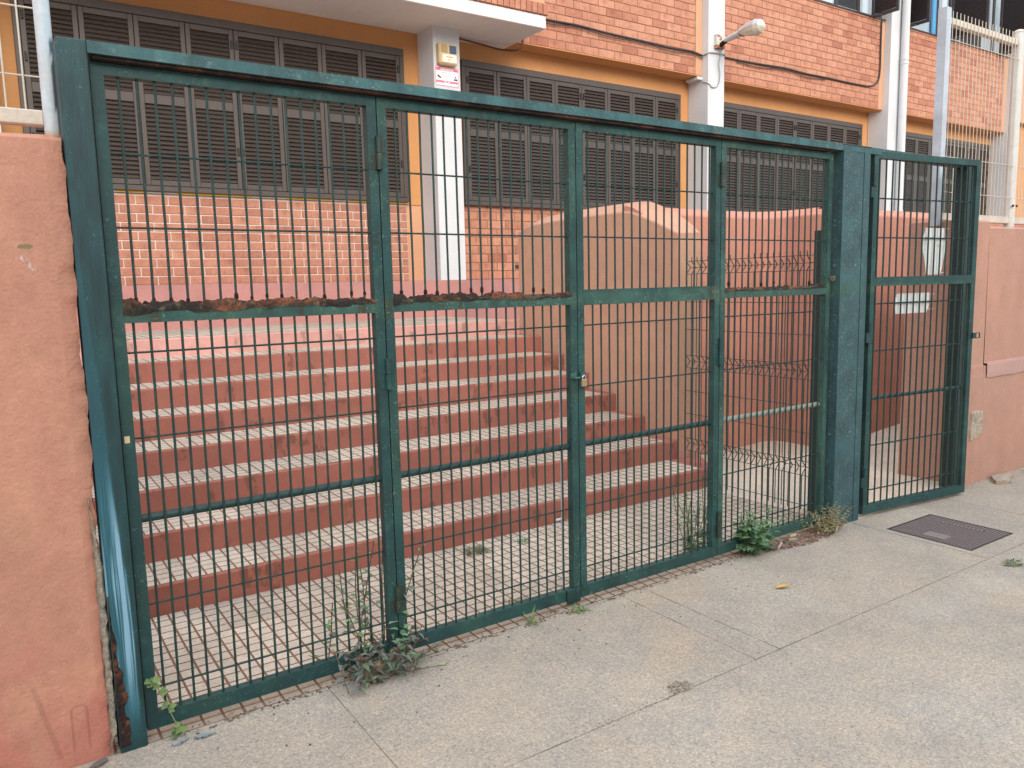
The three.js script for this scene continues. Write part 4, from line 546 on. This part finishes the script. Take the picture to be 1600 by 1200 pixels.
{ // wall lamp
  const T = thing('street_lamp', 'weathered cobra-head lamp on a rusty bracket on the second column', 'lamp'), cx = 8.61, alu = std({ color: new THREE.Color().setRGB(0.66, 0.68, 0.7), map: grain, roughness: 0.4, metalness: 0.35 });
  const bg = sub(0.17, 0.17, 0.05, 12, 12).translate(cx, 4.735, ZC + 0.025); paint(bg, (x, y) => (fbm(x * 18, y * 18, 701, 3) > 0.52 ? [0.38, 0.13, 0.045] : [0.7, 0.68, 0.62])); mesh('bracket', bg, std({ map: grain, vertexColors: true, roughness: 0.8 }), T);
  const ag = uvBox(cyl(V(cx, 4.69, ZC + 0.05), V(cx, 4.735, -7.47), 0.032, 0.03, 14)); mesh('arm', ag, std({ color: new THREE.Color().setRGB(0.7, 0.42, 0.26), map: rustMap, roughness: 0.9 }), T);
  const sec = (z, y, w, h, k) => { const o = []; for (let i = 0; i <= 12; i++) { const a = Math.PI * (i / 12); o.push(V(cx + Math.cos(a) * w, y + Math.sin(a) * h * k, z)); } return o; };
  const top = [[-7.5, 4.725, 0.04, 0.04], [-7.4, 4.735, 0.05, 0.05], [-7.26, 4.745, 0.06, 0.055], [-7.22, 4.748, 0.085, 0.075], [-7.1, 4.758, 0.1, 0.095], [-6.98, 4.765, 0.1, 0.1], [-6.91, 4.765, 0.08, 0.075], [-6.875, 4.758, 0.04, 0.03], [-6.868, 4.757, 0.002, 0.002]];
  mesh('housing', uvBox(strip(top.map(([z, y, w, h]) => sec(z, y, w, h, 1)), false)), alu, T);
  mesh('neck_plate', uvBox(strip(top.slice(0, 4).map(([z, y, w, h]) => sec(z, y, w, h, -0.55)), false)), alu, T);
  mesh('bowl', uvBox(strip(top.slice(3).map(([z, y, w], i) => sec(z, y, w * 0.96, [0.03, 0.08, 0.11, 0.085, 0.03, 0.002][i], -1)), false)), new THREE.MeshPhysicalMaterial({ color: new THREE.Color().setRGB(0.58, 0.56, 0.44), roughness: 0.25, clearcoat: 0.6 }), T);
  mesh('cable', tube([V(cx, 4.65, ZC + 0.03), V(cx + 0.02, 4.58, ZC + 0.03), V(cx - 0.01, 4.45, ZC + 0.025), V(cx + 0.02, 4.3, ZC + 0.02), V(cx - 0.02, 4.16, ZC + 0.015), V(cx - 0.12, 4.13, ZC + 0.012), V(cx - 0.186, 4.17, ZC + 0.006), V(cx - 0.2, 4.22, ZC - 0.1)], 0.007, 60), plain([0.36, 0.37, 0.33]), T);
}
{ // alarm sounder and security sign on the first column
  const beige = plain([0.68, 0.52, 0.28], { roughness: 0.5 }), T = thing('alarm_box', 'beige alarm sounder box high on the first white column', 'alarm box');
  mesh('case', bx(4.2, 4.425, 3.862, 4.085, ZC + 0.001, ZC + 0.075, 0.014), beige, T); mesh('speaker_grille', bx(4.225, 4.3, 3.985, 4.06, ZC + 0.0755, ZC + 0.08, 0.003), plain([0.5, 0.36, 0.18]), T); mesh('blue_lens', bx(4.325, 4.405, 3.98, 4.06, ZC + 0.0755, ZC + 0.084, 0.004), std({ color: new THREE.Color().setRGB(0.03, 0.06, 0.14), roughness: 0.2 }), T);
  const cv = (w, h, f) => { const c = document.createElement('canvas'); c.width = w; c.height = h; const x = c.getContext('2d'); f(x, w, h); const t = new THREE.CanvasTexture(c); t.colorSpace = THREE.SRGBColorSpace; return t; };
  const face = (x0, x1, y0, y1, z, t) => { const g = new THREE.BoxGeometry(x1 - x0, y1 - y0, 0.003).translate((x0 + x1) / 2, (y0 + y1) / 2, z); return [g, std({ map: t, roughness: 0.5 })]; };
  const lt = cv(256, 128, (x, w, h) => { x.fillStyle = '#efe6d2'; x.fillRect(0, 0, w, h); x.fillStyle = '#444'; x.textAlign = 'center'; x.font = 'bold 30px sans-serif'; x.fillText('ALARMA', w / 2, 50); x.font = 'bold 30px sans-serif'; x.fillText('971', w / 2, 100); }); mesh('label_plate', ...face(4.235, 4.41, 3.885, 3.965, ZC + 0.0775, lt), T);
  const stx = cv(512, 384, (x, w, h) => {
    x.fillStyle = '#f6f0f2'; x.fillRect(0, 0, w, h); x.strokeStyle = '#d0607a'; x.lineWidth = 10; x.strokeRect(8, 8, w - 16, h - 16); x.fillStyle = '#d8708a'; x.fillRect(14, 26, w - 28, 62); x.fillRect(14, 278, w - 28, 46); x.textAlign = 'center';
    x.fillStyle = '#fff'; x.font = 'bold 52px sans-serif'; x.fillText('SEGURIDAD', w / 2, 76); x.font = 'bold 36px sans-serif'; x.fillText('TEL. 971', w / 2, 315); x.fillStyle = '#4a4a4a'; x.font = '44px sans-serif'; x.fillText('GABRIEL ALLES', w / 2, 140); x.fillText('DOMOTICA', w / 2, 200); x.fillText('VIDEO', w / 2, 256);
    x.fillStyle = '#2a2a2a'; x.save(); x.translate(80, 210); x.rotate(0.55); x.fillRect(-45, -18, 80, 36); x.fillRect(30, -10, 24, 20); x.restore(); x.fillRect(70, 160, 6, 40); x.beginPath(); x.arc(445, 190, 18, 0, 7); x.fill(); x.beginPath(); x.arc(425, 240, 22, 0, 7); x.arc(468, 240, 22, 0, 7); x.fill(); x.fillRect(60, 345, 70, 6); x.fillRect(300, 345, 140, 6);
  });
  const [sg, smt] = face(4.185, 4.468, 3.655, 3.858, ZC + 0.003, stx); single('security_sign', sg, smt, 'pink and white security notice below the alarm box', 'sign');
}
// ------------------------------------------------------------------ weeds, litter and small things
function leafGeo(len, w, fold, curl, seg = 4, tip = 1) { // leaf along +x, upper side +y
  const T = [], P = (i, q) => { const t = i / seg, h = w * Math.pow(Math.sin(Math.PI * Math.min(0.98, 0.06 + 0.92 * Math.pow(t, 0.75 * tip))), 0.9), x = t * len; return V(x, -curl * len * t * t + Math.abs(q) * h * fold, q * h); };
  for (let i = 0; i < seg; i++) for (const q of [-1, 0]) T.push(P(i, q), P(i, q + 1), P(i + 1, q + 1), P(i, q), P(i + 1, q + 1), P(i + 1, q));
  return uvBox(fromTris(T));
}
const leafM = (rgb) => new THREE.MeshPhysicalMaterial({ color: new THREE.Color().setRGB(...rgb), map: grain, roughness: 0.75, transmission: 0.25, thickness: 0 });
const freshMs = [[0.13, 0.29, 0.12], [0.17, 0.36, 0.15], [0.105, 0.24, 0.11], [0.23, 0.39, 0.23]].map(leafM), dryMs = [[0.5, 0.5, 0.22], [0.42, 0.39, 0.19], [0.55, 0.48, 0.3]].map(leafM), dustyMs = [[0.17, 0.25, 0.18], [0.13, 0.22, 0.12], [0.2, 0.22, 0.21], [0.16, 0.11, 0.075]].map(leafM), limeMs = [[0.22, 0.34, 0.1], [0.16, 0.28, 0.09], [0.27, 0.36, 0.16]].map(leafM);
const stemGreenM = plain([0.11, 0.17, 0.06]), stemDryM = plain([0.3, 0.24, 0.12]), stemBrownM = plain([0.16, 0.11, 0.07]);
function putLeaf(parent, g, m, p, dir, up, s, name = 'leaf') { const x = dir.clone().normalize(), z = V().crossVectors(x, up).normalize(), y = V().crossVectors(z, x), o = mesh(name, g, m, parent); o.quaternion.setFromRotationMatrix(new THREE.Matrix4().makeBasis(x, y, z)); o.position.copy(p); o.scale.setScalar(s); return o; }
const rv = (r, k = 1) => V((r() - 0.5) * k, (r() - 0.5) * k, (r() - 0.5) * k);
function stemCurve(p0, dir, len, bend, r, n = 5) { const pts = [p0.clone()]; let d = dir.clone().normalize(), p = p0.clone(); for (let i = 0; i < n; i++) { d.add(rv(r, bend)).normalize(); p = p.clone().addScaledVector(d, len / n); pts.push(p); } return pts; }
function weed(name, label, pos, o) { // stems with leaves set along them
  const W = thing(name, label, 'weed', pos), r = RNG(o.seed), gs = o.leaf.map((a) => leafGeo(...a)), stems = [];
  for (let k = 0; k < o.stems; k++) {
    const a = r() * 6.283, lean = o.lean * (0.3 + r()), st = stemCurve(V(o.spread * (r() - 0.5), -0.006, o.spread * 0.5 * (r() - 0.5)), V(Math.cos(a) * lean + (o.bias?.[0] || 0), 1, Math.sin(a) * lean * 0.7 + (o.bias?.[1] || 0)), o.h * (0.55 + 0.5 * r()), o.bend, r), c = new THREE.CatmullRomCurve3(st); stems.push(new THREE.TubeGeometry(c, 10, o.rad, 5, false));
    const n = Math.round(o.per * (0.7 + 0.6 * r())); for (let i = 0; i < n; i++) { const t = lerp(o.from, 1, (i + r() * 0.6) / n), p = c.getPoint(Math.min(1, t)), b = i * 2.4 + r(), dir = V(Math.cos(b), 0.35 + 0.5 * (r() - 0.4), Math.sin(b)); putLeaf(W, gs[Math.floor(r() * gs.length)], o.mats[Math.floor(r() * o.mats.length)], p, dir, V(0, 1, 0).add(rv(r, 0.6)), lerp(1.1, 0.55, t * t) * (0.7 + 0.5 * r())); }
  }
  mesh('stems', merge(stems), o.stemM, W); return W;
}
weed('leafy_weed', 'bushy bright green weed at the foot of the fourth gate leaf', [3.385, 0, -2.70], { seed: 801, stems: 30, h: 0.26, lean: 0.42, spread: 0.17, bend: 0.3, rad: 0.0022, per: 10, from: 0.12, leaf: [[0.052, 0.019, 0.25, 0.35, 5], [0.046, 0.018, 0.2, 0.5, 5], [0.06, 0.021, 0.3, 0.3, 5]], mats: freshMs, stemM: stemGreenM });
weed('dry_weed', 'yellowish straggly weed at the foot of the wide right post', [4.0, 0, -2.7], { seed: 802, stems: 44, h: 0.22, lean: 1.0, spread: 0.24, bend: 0.55, rad: 0.0013, per: 14, from: 0.2, leaf: [[0.024, 0.006, 0.2, 0.3, 2], [0.017, 0.006, 0.2, 0.3, 2]], mats: dryMs, stemM: stemDryM });
weed('slender_weed', 'tall thin weed behind the third gate leaf beside its hinge stile', [3.1, 0, -2.86], { seed: 803, stems: 16, h: 0.44, lean: 0.28, spread: 0.14, bend: 0.22, rad: 0.002, per: 15, from: 0.1, leaf: [[0.038, 0.01, 0.2, 0.3, 3], [0.03, 0.011, 0.2, 0.3, 3]], mats: [freshMs[0], freshMs[2], freshMs[2], dryMs[1]], stemM: stemGreenM });
weed('slender_weed', 'pair of tall shoots rising behind the bars left of the second hinge', [1.09, 0, -2.81], { seed: 814, stems: 8, h: 0.5, lean: 0.22, spread: 0.28, bend: 0.16, rad: 0.0024, per: 13, from: 0.3, leaf: [[0.046, 0.013, 0.2, 0.3, 3], [0.036, 0.012, 0.25, 0.4, 3]], mats: [limeMs[1], freshMs[1], freshMs[3], dustyMs[0]], stemM: stemBrownM });
{
  const W = weed('dusty_weed', 'dusty wilted weed clump with dead leaves under the first folding hinge', [1.13, 0, -2.69], { seed: 805, stems: 44, h: 0.2, lean: 0.9, spread: 0.3, bend: 0.5, rad: 0.0018, per: 6, from: 0.2, leaf: [[0.04, 0.011, 0.35, 0.6, 4], [0.034, 0.01, 0.5, 0.9, 4], [0.046, 0.01, 0.3, 0.5, 4]], mats: dustyMs, stemM: stemBrownM });
  const r = RNG(806), dead = leafGeo(0.06, 0.02, 0.5, 0.7, 5); for (const [x, y, z, c] of [[-0.01, 0.07, 0.03, [0.62, 0.42, 0.3]], [0.05, 0.05, 0.04, [0.5, 0.42, 0.26]], [-0.06, 0.05, 0.03, [0.3, 0.18, 0.12]], [0.07, 0.09, 0.0, [0.22, 0.12, 0.09]], [-0.03, 0.03, 0.05, [0.4, 0.28, 0.18]]]) putLeaf(W, dead, plain(c), V(x, y, z), V(r() - 0.5, -0.9, 0.3), V(r() - 0.5, 0.2, 1), 0.8 + 0.5 * r());
  const sh = stemCurve(V(0.06, 0.004, 0.03), V(1, 0.05, 0.45), 0.2, 0.25, r); mesh('runner', tube(sh, 0.0016, 24, 5), stemGreenM, W); sh.slice(2).forEach((p, i) => putLeaf(W, leafGeo(0.02, 0.006, 0.3, 0.4, 3), limeMs[i % 3], p, V(0.5, 0.5, r() - 0.5), V(0, 1, 0), 1));
  const fresh = leafGeo(0.045, 0.013, 0.25, 0.3, 4); for (let i = 0; i < 14; i++) putLeaf(W, fresh, freshMs[i % 4], V(0.1 + 0.03 * (r() - 0.5), 0.03 + i * 0.011, 0.02 + 0.03 * (r() - 0.5)), V(Math.cos(i * 2.4), 0.4, Math.sin(i * 2.4)), V(0, 1, 0), 0.7 + 0.3 * r());
}
{ // little vine at the foot of the left post
  const W = thing('vine', 'small light green vine climbing the corner of the first leaf', 'vine', [0.395, 0, -2.715]), r = RNG(807), pts = [V(0.015, 0, 0.0), V(0.0, 0.05, 0.012), V(-0.02, 0.11, 0.0), V(-0.04, 0.17, -0.006), V(-0.055, 0.215, 0.0)], c = new THREE.CatmullRomCurve3(pts); mesh('stem', new THREE.TubeGeometry(c, 20, 0.0018, 6), plain([0.3, 0.27, 0.13]), W);
  const g = leafGeo(0.028, 0.0115, 0.25, 0.3, 4, 0.8); for (let i = 0; i < 26; i++) { const t = [0.02, 0.06, 0.1, 0.14, 0.42, 0.5, 0.68, 0.75, 0.92, 0.97, 1][i % 11], b = i * 2.1; putLeaf(W, g, limeMs[i % 3], c.getPoint(t).add(rv(r, 0.03)), V(Math.cos(b), 0.3 * r(), Math.sin(b)), V(0, 0.6, 0.8), 0.7 + 0.5 * r()); }
}
function tuft(label, x, z, rad, h, mats, seed, n = 60) {
  const W = thing('grass_tuft', label, 'weed', [x, 0.0, z]), r = RNG(seed), gs = mats.map(() => []); for (let i = 0; i < n; i++) { const a = r() * 6.283, q = Math.sqrt(r()) * rad, g = leafGeo(h * (0.6 + 0.8 * r()), 0.0016 + 0.0022 * r(), 0.2, 0.5, 3), b = r() * 6.283; g.rotateZ(0.3 + 0.9 * r()); g.rotateY(b); g.translate(Math.cos(a) * q, 0.001, Math.sin(a) * q * 0.7); gs[Math.floor(r() * mats.length)].push(g); }
  gs.forEach((l, i) => l.length && mesh('blades', merge(l), mats[i], W));
}
tuft('weed tuft with brown rim growing in the tile joints near the first step', 2.17, -3.66, 0.075, 0.05, [freshMs[3], dryMs[1], dustyMs[3]], 811, 130); tuft('small green sprig in the tile joints right of the weed tuft', 2.47, -3.64, 0.03, 0.04, [freshMs[1]], 812, 24);
tuft('grass tuft under the stop plate where the middle leaves meet', 2.13, -2.68, 0.05, 0.03, [freshMs[1], dryMs[0]], 813, 60); tuft('brownish moss line in the tile joint behind the second leaf', 1.95, -2.95, 0.06, 0.015, [dryMs[1], dustyMs[3]], 815, 60);
tuft('thin sprout poking through the bottom rail of the second leaf', 1.87, -2.71, 0.012, 0.07, [limeMs[0]], 816, 16); tuft('dry grass in the broken concrete beyond the iron cover', 4.3, -1.79, 0.06, 0.03, [dryMs[1], dustyMs[1]], 817, 90); tuft('tiny plant at the foot of the first step behind the third leaf', 2.93, -3.77, 0.03, 0.05, [dryMs[0], limeMs[1]], 818, 24);
// crumbs, leaf litter and soil in front of the gate
function scatter(name, label, n, fn, m, seed, cat = 'debris') { const r = RNG(seed), L = []; for (let i = 0; i < n; i++) { const [x, z, s, y, flat] = fn(r), g = new THREE.IcosahedronGeometry(s, 0); g.scale(0.7 + r(), flat, 0.7 + 0.7 * r()); g.rotateY(r() * 6); g.rotateX((r() - 0.5) * 0.6); g.translate(x, y, z); g.computeVertexNormals(); const k = 0.5 + r(); L.push(paint(uvBox(g), () => [k, k * (0.9 + 0.1 * r()), k * 0.9])); } const o = single(name, merge(L), m, label, cat); o.userData.kind = 'stuff'; return o; }
const soilM = std({ color: new THREE.Color().setRGB(0.15, 0.105, 0.08), map: grain, vertexColors: true, roughness: 1 }), redLitterM = std({ color: new THREE.Color().setRGB(0.26, 0.15, 0.115), map: grain, vertexColors: true, roughness: 1 }), paleM = std({ color: new THREE.Color().setRGB(0.58, 0.5, 0.42), map: grain, vertexColors: true, roughness: 1 });
scatter('soil_crumbs', 'dark crumbs of soil strewn on the pavement along the gate', 900, (r) => { const near = r() < 0.7, x = 0.35 + 3 * r(), z = near ? -2.715 + 0.03 * r() : -2.69 + 0.34 * Math.pow(r(), 3); return [x, z, 0.001 + 0.004 * Math.pow(r(), 4), 0.002, 0.5]; }, soilM, 821);
scatter('leaf_litter', 'reddish leaf litter and soil heaped along the foot of the fourth leaf', 900, (r) => { const t = r(), x = 3.36 + 0.86 * t, q = r(), z = -2.735 + (0.03 + 0.1 * Math.sin(Math.PI * t)) * q; return [x, z, 0.003 + 0.007 * r() * r(), 0.004 + 0.026 * (1 - q) * r(), 0.3]; }, redLitterM, 822);
scatter('pale_grit', 'pale grit and plaster bits along the foot of the right wall and pavement', 320, (r) => { const w = r() < 0.5, x = w ? 5.6 + 1.6 * r() : 0.5 + 5 * r(), z = w ? -2.69 + 0.06 * r() : -2.66 + 1.5 * r(); return [x, z, 0.0012 + (w ? 0.006 : 0.002) * Math.pow(r(), 3), 0.002, 0.5]; }, paleM, 823);
{ // wood chips in the litter
  const r = RNG(824), wood = [plain([0.55, 0.45, 0.32]), plain([0.42, 0.33, 0.24]), plain([0.5, 0.44, 0.38])]; [[3.53, 0.026, -2.645, 0.5, 0.11, 'long pale wood chip in front of the leafy weed'], [3.66, 0.03, -2.66, -0.4, 0.045, 'pale chip beside the hole in the litter'], [4.02, 0.03, -2.62, 0.5, 0.07, 'slanted pale chip near the dry weed'], [3.72, 0.03, -2.7, 0.1, 0.06, 'greyish chip leaning on the bottom rail in the litter']].forEach(([x, y, z, a, l, lab], i) => { const o = single('wood_chip', uvBox(new THREE.CylinderGeometry(0.008, 0.012, l, 6, 3).scale(1, 1, 0.5).rotateZ(1.57 + (r() - 0.5) * 0.2)), wood[i % 3], lab, 'wood chip', 'chips in the leaf litter'); o.position.set(x, y, z); o.rotation.y = a; });
}
{ const g = leafGeo(0.075, 0.016, 0.45, -0.2, 6), W = thing('fallen_leaf', 'single yellow fallen leaf on the bare pavement', 'leaf', [3.06, 0.004, -2.31], -0.5); mesh('blade', g, plain([0.62, 0.4, 0.09], { roughness: 0.6 }), W); mesh('stalk', cyl(V(0.072, 0.013, 0), V(0.092, 0.024, 0.003), 0.0009, 0.0007, 5), plain([0.4, 0.28, 0.1]), W); }
{ // broken slab of plaster lying by the right wall
  const n = 9, o = [[0, 0], [0.09, -0.045], [0.2, -0.03], [0.26, 0.02], [0.25, 0.055], [0.12, 0.06], [0.06, 0.09], [0.0, 0.07], [-0.05, 0.03]], T = [], y = (i) => 0.018 + 0.016 * vn(i * 2.2, 3, 5); for (let i = 0; i < n; i++) { const k = (i + 1) % n, a = V(o[i][0], y(i), o[i][1]), b = V(o[k][0], y(k), o[k][1]), c = V(0.1, 0.035, 0.02); T.push(c, b, a, a, b, V(b.x * 1.03, 0, b.z * 1.05), a, V(b.x * 1.03, 0, b.z * 1.05), V(a.x * 1.03, 0, a.z * 1.05)); }
  const g = uvBox(fromTris(T)); paint(g, (x, yy) => { const k = 0.7 + 0.5 * (fbm(x * 40, yy * 40, 831, 3) - 0.5); return yy < 0.004 ? [k * 0.8, k * 0.55, k * 0.4] : [k * 0.92, k * 0.86, k * 0.8]; }); const s = single('plaster_chunk', g, concM, 'broken slab of pale plaster lying at the foot of the right wall', 'rubble'); s.position.set(5.93, 0, -2.625); s.rotation.y = 0.12;
}
for (const [x, z, a, s, lab] of [[0.4, -2.655, 0.3, 1, 'blue-grey paint flake on the pavement by the vine'], [0.47, -2.645, -0.2, 1.1, 'larger blue-grey paint flake right of the vine'], [0.16, -2.68, 0.5, 1.2, 'dark flake at the foot of the left wall']]) {
  const T = [], n = 7, r = RNG(Math.round(x * 900)), P = []; for (let i = 0; i < n; i++) { const t = i / n * 6.283, q = 0.7 + 0.5 * r(); P.push(V(Math.cos(t) * 0.03 * q, 0.004 + 0.007 * r(), Math.sin(t) * 0.011 * q)); } for (let i = 0; i < n; i++) T.push(V(0, 0.007, 0), P[(i + 1) % n], P[i], P[i], P[(i + 1) % n], V(P[i].x, 0.0, P[i].z));
  const o = single('paint_flake', uvBox(fromTris(T)), plain(x < 0.2 ? [0.16, 0.14, 0.13] : [0.27, 0.32, 0.35]), lab, 'paint flake', 'flakes by the left post'); o.position.set(x, 0.001, z); o.rotation.y = a; o.scale.setScalar(s);
}

scatter('crumbled_concrete', 'crumbled patch of broken concrete on the long pavement joint', 260, (r) => { const a = r() * 6.283, q = Math.sqrt(r()), p = r() < 0.6; return p ? [2.0 + 0.055 * q * Math.cos(a), -1.925 + 0.04 * q * Math.sin(a), 0.002 + 0.004 * r(), 0.001, 0.5] : [1.5 + 0.5 * r(), -1.905 + 0.03 * (r() - 0.5), 0.001 + 0.003 * r(), 0.001, 0.5]; }, std({ color: new THREE.Color().setRGB(0.3, 0.27, 0.22), map: grain, vertexColors: true, roughness: 1 }), 825);

scatter('dead_leaf_bits', 'dry brown leaf bits gathered along the foot of the gate', 260, (r) => { const x = 0.4 + 3.7 * r(), z = -2.742 + 0.05 * Math.pow(r(), 1.5); return [x, z, 0.003 + 0.006 * r() * r(), 0.003, 0.22]; }, std({ color: new THREE.Color().setRGB(0.24, 0.17, 0.11), map: grain, vertexColors: true, roughness: 1 }), 826);
renderer.render(scene, camera);
